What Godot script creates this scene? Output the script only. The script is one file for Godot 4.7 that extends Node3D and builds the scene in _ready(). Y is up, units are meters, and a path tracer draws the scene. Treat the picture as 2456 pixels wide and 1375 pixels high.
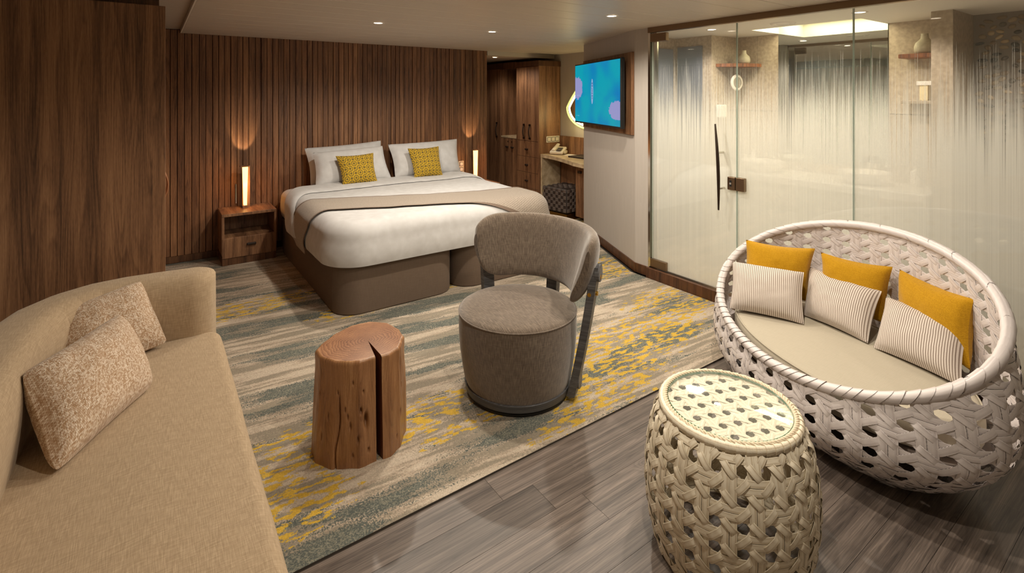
extends Node3D

const TOP := 2.15        # main ceiling height
var M := {}
var taken := {}
var tiled := true

# ---------------------------------------------------------------- mesh builder
class MB:
	var v := PackedVector3Array()
	var n := PackedVector3Array()
	var u := PackedVector2Array()
	var ix := PackedInt32Array()

	func vert(p: Vector3, nn: Vector3, uv: Vector2) -> int:
		v.append(p); n.append(nn); u.append(uv)
		return v.size() - 1

	func tri(a: int, b: int, c: int) -> void:
		var g := (v[b] - v[a]).cross(v[c] - v[a])
		if g.length_squared() < 1e-20:
			return
		if g.dot(n[a] + n[b] + n[c]) > 0.0:
			ix.append(a); ix.append(c); ix.append(b)
		else:
			ix.append(a); ix.append(b); ix.append(c)

	func quad(a: Vector3, b: Vector3, c: Vector3, d: Vector3, nn: Vector3, uv: Array = []) -> void:
		var t := [Vector2(0, 0), Vector2(1, 0), Vector2(1, 1), Vector2(0, 1)] if uv.is_empty() else uv
		var i := vert(a, nn, t[0])
		vert(b, nn, t[1]); vert(c, nn, t[2]); vert(d, nn, t[3])
		tri(i, i + 1, i + 2); tri(i, i + 2, i + 3)

	# box of centre c and size s, turned by b; uv in metres plus offset o
	func box(c: Vector3, s: Vector3, b := Basis(), o := Vector2.ZERO) -> MB:
		var h := s * 0.5
		for ax in 3:
			var e1 := (ax + 1) % 3
			var e2 := (ax + 2) % 3
			for sg in [-1.0, 1.0]:
				var nn := Vector3.ZERO; nn[ax] = sg
				var ps := []
				var uvs := []
				for q in [[-1, -1], [1, -1], [1, 1], [-1, 1]]:
					var p := Vector3.ZERO
					p[ax] = sg * h[ax]; p[e1] = q[0] * h[e1]; p[e2] = q[1] * h[e2]
					ps.append(c + b * p)
					var uv: Vector2
					if ax == 0: uv = Vector2(p.z, -p.y)
					elif ax == 1: uv = Vector2(p.x, p.z)
					else: uv = Vector2(p.x, -p.y)
					uvs.append(uv + o)
				quad(ps[0], ps[1], ps[2], ps[3], b * nn, uvs)
		return self

	# box with rounded edges
	func rbox(c: Vector3, s: Vector3, r: float, k := 2, b := Basis(), o := Vector2.ZERO) -> MB:
		var h := s * 0.5
		r = minf(r, minf(h.x, minf(h.y, h.z)) * 0.999)
		var inner := h - Vector3(r, r, r)
		for ax in 3:
			var e1 := (ax + 1) % 3
			var e2 := (ax + 2) % 3
			var s1 := []
			var s2 := []
			for i in k + 1:
				s1.append(-h[e1] + r * i / k)
				s2.append(-h[e2] + r * i / k)
			for i in k + 1:
				s1.append(h[e1] - r + r * i / k)
				s2.append(h[e2] - r + r * i / k)
			for sg in [-1.0, 1.0]:
				var start := v.size()
				for i in s1.size():
					for j in s2.size():
						var p := Vector3.ZERO
						p[ax] = sg * h[ax]; p[e1] = s1[i]; p[e2] = s2[j]
						var q := p.clamp(-inner, inner)
						var d := (p - q).normalized()
						var f := q + d * r
						var uv: Vector2
						if ax == 0: uv = Vector2(f.z, -f.y)
						elif ax == 1: uv = Vector2(f.x, f.z)
						else: uv = Vector2(f.x, -f.y)
						vert(c + b * f, b * d, uv + o)
				var w := s2.size()
				for i in s1.size() - 1:
					for j in w - 1:
						var a := start + i * w + j
						tri(a, a + 1, a + w + 1); tri(a, a + w + 1, a + w)
		return self

	# smooth sheet through fn(s, t); cu / cv: closed in that direction; sign turns it inside out
	func grid(fn: Callable, nu: int, nv: int, cu := false, cv := false, su := 1.0, sv := 1.0, sign := 1.0, cap := false) -> MB:
		var w := nv + 1
		var start := v.size()
		var P := PackedVector3Array(); P.resize((nu + 1) * w)
		var N := PackedVector3Array(); N.resize((nu + 1) * w)
		for i in nu + 1:
			for j in w:
				P[i * w + j] = fn.call(float(i) / nu, float(j) / nv)
		for i in nu:
			for j in nv:
				var a := i * w + j
				var g := (P[a + w + 1] - P[a]).cross(P[a + 1] - P[a + w]) * sign
				N[a] += g; N[a + 1] += g; N[a + w] += g; N[a + w + 1] += g
		if cu:
			for j in w:
				var g := N[j] + N[nu * w + j]
				N[j] = g; N[nu * w + j] = g
		if cv:
			for i in nu + 1:
				var g := N[i * w] + N[i * w + nv]
				N[i * w] = g; N[i * w + nv] = g
		for j in [0, nv]:       # a row that shrinks to a point has one normal
			if not cv and P[j].distance_to(P[(nu / 2) * w + j]) < 1e-6 and P[j].distance_to(P[(nu / 3) * w + j]) < 1e-6:
				var g := Vector3.ZERO
				for i in nu + 1: g += N[i * w + j]
				for i in nu + 1: N[i * w + j] = g
		for i in nu + 1:
			for j in w:
				vert(P[i * w + j], N[i * w + j].normalized(), Vector2(su * i / nu, sv * j / nv))
		for i in nu:
			for j in nv:
				var a := start + i * w + j
				tri(a, a + 1, a + w + 1); tri(a, a + w + 1, a + w)
		return self

	# tube along points with one radius or one for each
	func tube(pts: Array, rad, sides := 8, closed := false, sx := 1.0) -> MB:
		var m := pts.size()
		var fr := []
		var up := Vector3.UP
		for i in m:
			var t: Vector3 = (pts[(i + 1) % m] - pts[(i - 1 + m) % m]) if closed else (pts[mini(i + 1, m - 1)] - pts[maxi(i - 1, 0)])
			t = t.normalized()
			if i == 0 and absf(t.dot(up)) > 0.9: up = Vector3.RIGHT
			var s := t.cross(up).normalized()
			up = s.cross(t).normalized()
			fr.append([s, up])
		var fn := func(a, b):
			var i := int(round(a * (m if closed else m - 1))) % m
			var r: float = rad if rad is float else rad[i]
			var ang: float = b * TAU
			return pts[i] + (fr[i][0] * cos(ang) * sx + fr[i][1] * sin(ang)) * r
		grid(fn, m if closed else m - 1, sides, closed, true)
		if not closed:
			for e in [0, m - 1]:
				var nn: Vector3 = (pts[0] - pts[1]).normalized() if e == 0 else (pts[m - 1] - pts[m - 2]).normalized()
				var c0 := vert(pts[e], nn, Vector2.ZERO)
				var r: float = rad if rad is float else rad[e]
				var first := v.size()
				for k in sides + 1:
					var ang := TAU * k / sides
					vert(pts[e] + (fr[e][0] * cos(ang) * sx + fr[e][1] * sin(ang)) * r, nn, Vector2.ZERO)
				for k in sides: tri(c0, first + k, first + k + 1)
		return self

	# turned shape: profile of (radius, height) round the y axis through c
	func lathe(c: Vector3, prof: Array, sides := 32, su := 1.0, sv := 1.0) -> MB:
		var m := prof.size()
		var fn := func(a, b):
			var p: Vector2 = prof[int(round(b * (m - 1)))]
			return c + Vector3(cos(a * TAU) * p.x, p.y, sin(a * TAU) * p.x)
		return grid(fn, sides, m - 1, true, false, su, sv, -1.0)

	# flat polygon (x, z) raised from y0 to y1
	func prism(poly: PackedVector2Array, y0: float, y1: float) -> MB:
		var cw := Geometry2D.is_polygon_clockwise(poly)
		var topp := poly
		for k in poly.size():
			var a := poly[k]
			var b := poly[(k + 1) % poly.size()]
			var d := (b - a).normalized()
			var nn := Vector3(d.y, 0, -d.x) * (-1.0 if cw else 1.0)
			var l := a.distance_to(b)
			quad(Vector3(a.x, y0, a.y), Vector3(b.x, y0, b.y), Vector3(b.x, y1, b.y), Vector3(a.x, y1, a.y), nn, [Vector2(0, -y0), Vector2(l, -y0), Vector2(l, -y1), Vector2(0, -y1)])
		var t := Geometry2D.triangulate_polygon(topp)
		for s in [[y1, Vector3.UP], [y0, Vector3.DOWN]]:
			var first := v.size()
			for p in topp: vert(Vector3(p.x, s[0], p.y), s[1], p)
			for k in range(0, t.size(), 3): tri(first + t[k], first + t[k + 1], first + t[k + 2])
		return self

	func mesh() -> ArrayMesh:
		var arr := []
		arr.resize(Mesh.ARRAY_MAX)
		arr[Mesh.ARRAY_VERTEX] = v; arr[Mesh.ARRAY_NORMAL] = n; arr[Mesh.ARRAY_TEX_UV] = u; arr[Mesh.ARRAY_INDEX] = ix
		var m := ArrayMesh.new()
		m.add_surface_from_arrays(Mesh.PRIMITIVE_TRIANGLES, arr)
		return m

# ---------------------------------------------------------------- scene helpers
func numbered(called: String) -> String:
	if not taken.has(called):
		taken[called] = 0
		return called
	taken[called] += 1
	return "%s_%03d" % [called, taken[called]]

func tag(o: Node, label := "", category := "", group := "", kind := "") -> Node:
	if label: o.set_meta("label", label)
	if category: o.set_meta("category", category)
	if group: o.set_meta("group", group)
	if kind: o.set_meta("kind", kind)
	return o

func obj(called: String, mb, m: Material, parent: Node = self) -> MeshInstance3D:
	var o := MeshInstance3D.new()
	o.mesh = mb.mesh() if mb is MB else mb
	o.material_override = null
	for s in o.mesh.get_surface_count():
		o.set_surface_override_material(s, m)
	o.name = numbered(called) if parent == self else called
	o.cast_shadow = GeometryInstance3D.SHADOW_CASTING_SETTING_ON
	parent.add_child(o, true)
	return o

func thing(called: String, label := "", category := "", group := "", at := Vector3.ZERO) -> Node3D:
	var o := Node3D.new()
	o.name = numbered(called)
	add_child(o)
	o.position = at
	tag(o, label, category, group)
	return o

func struct_(called: String, label := "") -> Node3D:
	var o := Node3D.new()
	o.name = numbered(called)
	add_child(o)
	o.set_meta("kind", "structure")
	if label: o.set_meta("label", label)
	return o

func bx(c: Vector3, s: Vector3, b := Basis(), o := Vector2.ZERO) -> MB:
	return MB.new().box(c, s, b, o)

func span(a: Vector3, b: Vector3) -> MB:      # box between two corners
	return MB.new().box((a + b) * 0.5, (b - a).abs())

func rspan(a: Vector3, b: Vector3, r: float, k := 2) -> MB:
	return MB.new().rbox((a + b) * 0.5, (b - a).abs(), r, k)

func arr3(a: Array) -> Vector3:
	return Vector3(a[0], a[1], a[2])

# ---------------------------------------------------------------- textures
func noise_bytes(w: int, h: int, sx: int, sy: int, freq: float, oct: int, sd: int, type := FastNoiseLite.TYPE_SIMPLEX_SMOOTH) -> PackedByteArray:
	var nz := FastNoiseLite.new()
	nz.seed = sd
	nz.noise_type = type
	nz.frequency = freq
	nz.fractal_octaves = oct
	if oct == 1: nz.fractal_type = FastNoiseLite.FRACTAL_NONE
	var im := nz.get_seamless_image(maxi(w / sx, 4), maxi(h / sy, 4)) if tiled else nz.get_image(maxi(w / sx, 4), maxi(h / sy, 4))
	im.convert(Image.FORMAT_L8)
	im.resize(w, h, Image.INTERPOLATE_CUBIC)
	return im.get_data()

func white(nn: int, sd: int) -> PackedByteArray:
	var r := RandomNumberGenerator.new()
	r.seed = sd
	var b := PackedByteArray(); b.resize(nn)
	for i in nn: b[i] = r.randi() & 255
	return b

func tex(w: int, h: int, data: PackedByteArray, fmt := Image.FORMAT_RGB8) -> ImageTexture:
	return ImageTexture.create_from_image(Image.create_from_data(w, h, false, fmt, data))

# three-stop colour ramp as a 256-entry table of bytes
func ramp(stops: Array) -> PackedByteArray:
	var g := Gradient.new()
	g.offsets = PackedFloat32Array(stops.map(func(s): return s[0]))
	g.colors = PackedColorArray(stops.map(func(s): return s[1]))
	var out := PackedByteArray(); out.resize(768)
	for i in 256:
		var c := g.sample(i / 255.0)
		out[i * 3] = int(c.r * 255); out[i * 3 + 1] = int(c.g * 255); out[i * 3 + 2] = int(c.b * 255)
	return out

func c8(r: int, g: int, b: int) -> Color:
	return Color(r / 255.0, g / 255.0, b / 255.0)

# wood with its grain along v (upright) or along u
func wood(w: int, h: int, sd: int, rings: int, stops: Array, along_u := false) -> ImageTexture:
	var A := noise_bytes(w, h, 1, 24, 0.16, 3, sd) if not along_u else noise_bytes(w, h, 24, 1, 0.10, 3, sd)
	var B := noise_bytes(w, h, 2, 16, 0.016, 2, sd + 1) if not along_u else noise_bytes(w, h, 10, 2, 0.014, 2, sd + 1)
	var D := noise_bytes(w, h, 1, 10, 0.012, 2, sd + 2) if not along_u else noise_bytes(w, h, 12, 1, 0.014, 2, sd + 2)
	var F := noise_bytes(w, h, 1, 6, 0.35, 1, sd + 3) if not along_u else noise_bytes(w, h, 8, 1, 0.3, 1, sd + 3)
	var T := ramp(stops)
	var out := PackedByteArray(); out.resize(w * h * 3)
	var k := 0
	for j in h:
		for i in w:
			var q := j * w + i
			var pos: float = float(j) / h if along_u else float(i) / w
			var ph: float = pos * rings + B[q] * 0.028
			var fr := ph - floorf(ph)
			fr = fr * (2.0 - fr) if fr < 0.8 else (1.0 - fr) * 4.8
			var x: float = A[q] * 0.46 + D[q] * 0.55 + fr * 52.0 + (F[q] - 128) * 0.2 - 26.0
			var t := clampi(int(x), 0, 255) * 3
			out[k] = T[t]; out[k + 1] = T[t + 1]; out[k + 2] = T[t + 2]
			k += 3
	return tex(w, h, out)

# cloth: crossed threads of two tones
func cloth(w: int, sd: int, a: Color, b: Color, thr: int, slub := 0.5, cross := 0.5, loops := 0.0) -> ImageTexture:
	var U := noise_bytes(w, w, 1, 24, 0.25, 2, sd)
	var V := noise_bytes(w, w, 24, 1, 0.25, 2, sd + 1)
	var R := white(w * w, sd + 2)
	var out := PackedByteArray(); out.resize(w * w * 3)
	var k := 0
	for j in w:
		var tj := absf(fposmod(float(j) * thr / w, 1.0) - 0.5) * 2.0
		for i in w:
			var q := j * w + i
			var ti := absf(fposmod(float(i) * thr / w + (0.5 if int(float(j) * thr / w) % 2 else 0.0), 1.0) - 0.5) * 2.0
			var t := slub * (U[q] * (1.0 - cross) + V[q] * cross - 128.0) / 255.0 * 2.0 + 0.5 + (R[q] - 128) / 255.0 * 0.22 - (tj * ti) * 0.25 + 0.08
			if loops > 0.0:
				var cell := int(float(j) * thr / w) * 131 + int(float(i) * thr / w + (0.5 if int(float(j) * thr / w) % 2 else 0.0)) * 17
				t += loops * (R[(cell * 7 + 5) % (w * w)] / 255.0 - 0.5) - loops * 0.5 * maxf(tj, ti) * maxf(tj, ti) + loops * 0.2
			t = clampf(t, 0.0, 1.0)
			out[k] = int((a.r + (b.r - a.r) * t) * 255); out[k + 1] = int((a.g + (b.g - a.g) * t) * 255); out[k + 2] = int((a.b + (b.b - a.b) * t) * 255)
			k += 3
	return tex(w, w, out)

func carpet_tex(w: int, h: int) -> ImageTexture:
	# covers 6 m (x from -0.9) by 4.5 m (z back from -1.78)
	var A := noise_bytes(w, h, 10, 1, 0.045, 3, 11)
	var B := noise_bytes(w, h, 5, 1, 0.014, 5, 12)
	var D := noise_bytes(w, h, 3, 1, 0.10, 2, 13)
	var F := noise_bytes(w, h, 14, 1, 0.14, 2, 15)
	var R := white(w * h, 14)
	var spots := [[2.42, -2.22, .55, .22], [2.07, -2.02, .42, .2], [2.75, -2.2, .35, .16], [3.15, -2.59, .3, .1], [3.33, -3.19, .32, .1], [.34, -2.04, .28, .13], [.38, -2.26, .3, .1], [.6, -4.17, .4, .14], [1.04, -2.32, .3, .07], [.92, -2.22, .35, .07], [1.3, -3.72, .35, .12], [1.75, -3.75, .4, .09], [3.3, -3.42, .3, .12], [.52, -2.47, .3, .05], [3.46, -2.37, .35, .09], [1.72, -1.85, .3, .05], [3.03, -2.31, .5, .1], [1.3, -2.1, .3, .04], [4.3, -4.7, .5, .2]]
	var Y := PackedFloat32Array()
	var yw := 240
	var yh := 180
	Y.resize(yw * yh)
	for j in yh:
		for i in yw:
			var x := -0.9 + 6.0 * i / yw
			var z := -1.78 - 4.5 * j / yh
			var m := 0.0
			for s in spots:
				var dx: float = (x - s[0]) / s[2]
				var dz: float = (z - s[1] + (x - s[0]) * 0.06) / s[3]
				m = maxf(m, 1.0 - (dx * dx + dz * dz) * 0.55)
			Y[j * yw + i] = m
	var beige := [172, 156, 138]
	var pale := [184, 170, 152]
	var greige := [140, 130, 114]
	var slate := [84, 89, 84]
	var moss := [128, 126, 112]
	var gold := [196, 160, 58]
	var out := PackedByteArray(); out.resize(w * h * 3)
	var k := 0
	for j in h:
		for i in w:
			var q := ((j + i / 14) % h) * w + i
			var r := R[j * w + i]
			var c: Array
			var ym := Y[(j * yh / h) * yw + i * yw / w]
			var bb: int = B[q] + (A[q] - 128) / 4 + (F[q] - 128) / 4 + (r - 128) / 4
			if ym > 0.02 and D[q] * 0.9 + minf(ym, 0.7) * 76.0 + (r - 128) * 0.14 > 180:
				c = gold
			elif bb > 164:
				c = slate if r > 128 else moss
			elif bb > 152:
				c = greige if r > 90 else slate
			else:
				var t: int = A[q] + (F[q] - 128) / 2 + (r - 128) / 5
				c = pale if t > 152 else (beige if t > 112 else greige)
			var g := 0.9 + (R[(k * 7) % (w * h)]) * 0.0007
			out[k] = int(minf(c[0] * g, 255)); out[k + 1] = int(minf(c[1] * g, 255)); out[k + 2] = int(minf(c[2] * g, 255))
			k += 3
	return tex(w, h, out)

# fine upright lines on wallpaper and ceiling sheet
func lines_tex(w: int, h: int, sd: int, a: Color, b: Color, along_u := false) -> ImageTexture:
	var A := noise_bytes(w, h, 1, 64, 0.45, 2, sd) if not along_u else noise_bytes(w, h, 64, 1, 0.45, 2, sd)
	var out := PackedByteArray(); out.resize(w * h * 3)
	for q in w * h:
		var t := A[q] / 255.0
		out[q * 3] = int((a.r + (b.r - a.r) * t) * 255); out[q * 3 + 1] = int((a.g + (b.g - a.g) * t) * 255); out[q * 3 + 2] = int((a.b + (b.b - a.b) * t) * 255)
	return tex(w, h, out)

func stone_tex(w: int, sd: int, a: Color, b: Color, freq: float) -> ImageTexture:
	var A := noise_bytes(w, w, 1, 1, freq, 5, sd)
	var R := white(w * w, sd)
	var out := PackedByteArray(); out.resize(w * w * 3)
	for q in w * w:
		var t := clampf(A[q] / 255.0 + (R[q] - 128) / 255.0 * 0.15, 0.0, 1.0)
		out[q * 3] = int((a.r + (b.r - a.r) * t) * 255); out[q * 3 + 1] = int((a.g + (b.g - a.g) * t) * 255); out[q * 3 + 2] = int((a.b + (b.b - a.b) * t) * 255)
	return tex(w, w, out)

# printed film: solid lower down, breaking up into upright streaks above
func frost_tex(w: int, h: int) -> ImageTexture:
	var r := RandomNumberGenerator.new()
	r.seed = 5
	var out := PackedByteArray(); out.resize(w * h * 4)
	var i := 0
	while i < w:
		var wd := 1 + r.randi() % 2
		var up := r.randf_range(-0.11, 0.09)           # how far this streak reaches
		if r.randf() < 0.06: up = -0.26
		var tall := r.randf() < 0.22
		var reach := r.randf_range(1.58, 1.82)
		var weak := r.randf_range(0.12, 0.4)
		var fine := r.randf_range(0.82, 0.93)
		for ii in range(i, mini(i + wd, w)):
			for j in h:
				var y := 2.1 * (1.0 - float(j) / h)   # metres above the sill
				var a := smoothstep(1.62, 1.20, y - up) * fine
				if tall and y < reach: a = maxf(a, weak * smoothstep(reach, reach - 0.12, y))
				var k := (j * w + ii) * 4
				out[k] = 240; out[k + 1] = 238; out[k + 2] = 230; out[k + 3] = int(a * 255)
		i += wd
	return tex(w, h, out, Image.FORMAT_RGBA8)

func truchet_tex(w: int) -> ImageTexture:
	var r := RandomNumberGenerator.new()
	r.seed = 8
	var nc := 8
	var way := []
	for k in nc * nc: way.append(r.randi() % 2)
	var R := white(w * w, 77)
	var out := PackedByteArray(); out.resize(w * w * 3)
	for j in w:
		for i in w:
			var fx := float(i) * nc / w
			var fy := float(j) * nc / w
			var x := fx - floorf(fx)
			var y := fy - floorf(fy)
			if way[int(fy) * nc + int(fx)]: x = 1.0 - x
			var d := minf(absf(sqrt(x * x + y * y) - 0.5), absf(sqrt((1 - x) * (1 - x) + (1 - y) * (1 - y)) - 0.5))
			var gold := (d > 0.09 and d < 0.26)
			var g := 0.9 + R[j * w + i] * 0.0006
			var c := [200, 162, 44] if gold else [116, 98, 50]
			var k := (j * w + i) * 3
			for e in 3: out[k + e] = int(c[e] * g)
	return tex(w, w, out)

func runner_tex(w: int) -> ImageTexture:
	var A := noise_bytes(w, w, 1, 1, 0.05, 3, 31)
	var R := white(w * w, 32)
	var out := PackedByteArray(); out.resize(w * w * 3)
	for j in w:
		for i in w:
			var a := fposmod(float(i + j) * 20.0 / w, 1.0)
			var b := fposmod(float(i - j) * 20.0 / w, 1.0)
			var on := (a < 0.5) != (b < 0.22)
			var g := 0.86 + A[j * w + i] * 0.0007 + R[j * w + i] * 0.0004
			var c := [168, 156, 143] if on else [138, 126, 114]
			var k := (j * w + i) * 3
			for e in 3: out[k + e] = int(minf(c[e] * g, 255))
	return tex(w, w, out)

func rings_tex(w: int) -> ImageTexture:
	# end grain of the log: 0.46 m square, heart at (0.803, -2.29) in the room, square from (0.55, -2.54)
	var A := noise_bytes(w, w, 2, 2, 0.012, 3, 41)
	var B := noise_bytes(w, w, 1, 1, 0.12, 2, 42)
	var T := ramp([[0.0, c8(88, 46, 24)], [0.4, c8(140, 94, 62)], [0.7, c8(170, 122, 84)], [1.0, c8(202, 162, 118)]])
	var out := PackedByteArray(); out.resize(w * w * 3)
	var cx := (0.80 - 0.55) / 0.46
	var cy := (2.54 - 2.30) / 0.46
	for j in w:
		for i in w:
			var dx := float(i) / w - cx
			var dy := float(j) / w - cy
			var q := j * w + i
			var d := sqrt(dx * dx * 0.8 + dy * dy * 1.2) + (A[q] - 128) * 0.00016
			var ring := fposmod(d * 36.0 + (B[q] - 128) * 0.0012, 1.0)
			var t := 0.34 + d * 0.42 + (0.5 - ring) * 0.42 + (B[q] - 128) * 0.0012 + (A[q] - 128) * 0.0007
			if d > 0.40: t += 0.2
			var e := clampi(int(t * 255), 0, 255) * 3
			out[q * 3] = T[e]; out[q * 3 + 1] = T[e + 1]; out[q * 3 + 2] = T[e + 2]
	return tex(w, w, out)

func tv_tex() -> ImageTexture:
	var w := 640
	var h := 336
	var A := noise_bytes(w, h, 1, 1, 0.004, 2, 51)
	var B := noise_bytes(w, h, 1, 1, 0.03, 3, 52)
	var out := PackedByteArray(); out.resize(w * h * 3)
	for j in h:
		for i in w:
			var q := j * w + i
			var x := float(i) / w
			var y := float(j) / h
			var t := clampf((A[q] / 255.0 - 0.4) * 0.8 + 0.9 * maxf(absf(x - 0.5), absf(y - 0.5)) - 0.2, 0.0, 1.0)
			var c := c8(8, 158, 178).lerp(c8(6, 104, 190), t)
			var n1 := (B[q] - 128) / 255.0 * 0.09
			var d1 := sqrt(pow((x - 0.06) / 0.14, 2.0) + pow((y - 0.40) / 0.19, 2.0)) + n1 * 4.0
			var d2 := sqrt(pow((x - 0.95) / 0.16, 2.0) + pow((y - 0.76) / 0.14, 2.0)) + n1 * 4.0
			if minf(d1, d2) < 1.0: c = c8(150, 150, 200)
			# board-shaped emblem
			var ex := absf(x - 0.43)
			var ey := (y - 0.47) / 0.21
			if absf(ey) < 1.0 and ex < 0.026 * pow(1.0 - absf(ey), 0.35): c = c8(150, 175, 215)
			out[q * 3] = int(c.r * 255); out[q * 3 + 1] = int(c.g * 255); out[q * 3 + 2] = int(c.b * 255)
	# letters HOLIDAY one below the other, on a 3 by 5 raster
	var glyph := {"H": "101101111101101", "O": "111101101101111", "L": "100100100100111", "I": "111010010010111", "D": "110101101101110", "A": "010101111101101", "Y": "101101010010010"}
	var yy := 108
	for ch in "HOLIDAY":
		for k in 15:
			if glyph[ch][k] == "1":
				for sy in 2:
					for sx in 5:
						var q: int = ((yy + (k / 3) * 2 + sy) * w + 268 + (k % 3) * 5 + sx) * 3
						out[q] = 30; out[q + 1] = 80; out[q + 2] = 140
		yy += 14
	# small pale captions at the edge
	for cap in [[24, 178, 60], [24, 204, 32], [24, 300, 12], [46, 300, 26]]:
		for dy in 4:
			for dx in cap[2]:
				if (dx * 7 + dy * 3) % 5 > 1:
					var q: int = ((cap[1] + dy) * w + cap[0] + dx) * 3
					out[q] = 150; out[q + 1] = 190; out[q + 2] = 225
	return tex(w, h, out)

func strand_tex(a: Color, b: Color, ridges: int) -> ImageTexture:
	var w := 256
	var h := 64
	var A := noise_bytes(w, h, 32, 1, 0.3, 2, 61)
	var out := PackedByteArray(); out.resize(w * h * 3)
	for j in h:
		for i in w:
			var r := absf(fposmod(float(j) * ridges * 2 / h, 1.0) - 0.5) * 2.0
			var t := clampf(1.0 - pow(r, 3.0) * 0.8 + (A[j * w + i] - 128) / 255.0 * 0.5, 0.0, 1.0)
			var k := (j * w + i) * 3
			out[k] = int((a.r + (b.r - a.r) * t) * 255); out[k + 1] = int((a.g + (b.g - a.g) * t) * 255); out[k + 2] = int((a.b + (b.b - a.b) * t) * 255)
	return tex(w, h, out)

func stripe_tex() -> ImageTexture:
	var w := 128
	var R := white(w * w, 91)
	var out := PackedByteArray(); out.resize(w * w * 3)
	for j in w:
		for i in w:
			var f := fposmod(float(i) * 4.0 / w, 1.0)
			var dark := f < 0.42
			var g := 0.92 + R[j * w + i] * 0.0005
			var c := [150, 134, 122] if dark else [224, 214, 204]
			var k := (j * w + i) * 3
			for e in 3: out[k + e] = int(minf(c[e] * g, 255))
	return tex(w, w, out)

# ---------------------------------------------------------------- materials
func mat(color: Color, rough := 0.6, t: Texture2D = null, scale := 1.0, tri := 0) -> StandardMaterial3D:
	# tri: 0 own uv, 1 triplanar in the thing's axes, 2 triplanar in the room's axes
	var m := StandardMaterial3D.new()
	m.albedo_color = color
	m.roughness = rough
	m.metallic_specular = 0.5
	if t: m.albedo_texture = t
	m.uv1_scale = Vector3(scale, scale, scale)
	if tri:
		m.uv1_triplanar = true
		m.uv1_world_triplanar = tri == 2
		m.uv1_triplanar_sharpness = 6.0
	return m

func bump(m: StandardMaterial3D, t: Texture2D, depth: float) -> StandardMaterial3D:
	m.heightmap_enabled = true
	m.heightmap_texture = t
	m.heightmap_scale = depth
	return m

func metal(color: Color, rough := 0.3) -> StandardMaterial3D:
	var m := mat(color, rough)
	m.metallic = 1.0
	return m

func glow(color: Color, e: float) -> StandardMaterial3D:
	var m := mat(color, 0.5)
	m.emission_enabled = true
	m.emission = color
	m.emission_energy_multiplier = e
	return m

func glass(alpha := 0.04) -> StandardMaterial3D:
	var m := mat(Color(0.93, 0.98, 0.95, alpha), 0.02)
	m.transparency = BaseMaterial3D.TRANSPARENCY_ALPHA
	return m

func cloth_mat(m: StandardMaterial3D, sheen := 0.35) -> StandardMaterial3D:
	m.rim_enabled = true
	m.rim = sheen
	m.rim_tint = 0.5
	m.metallic_specular = 0.25
	return m

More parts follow.
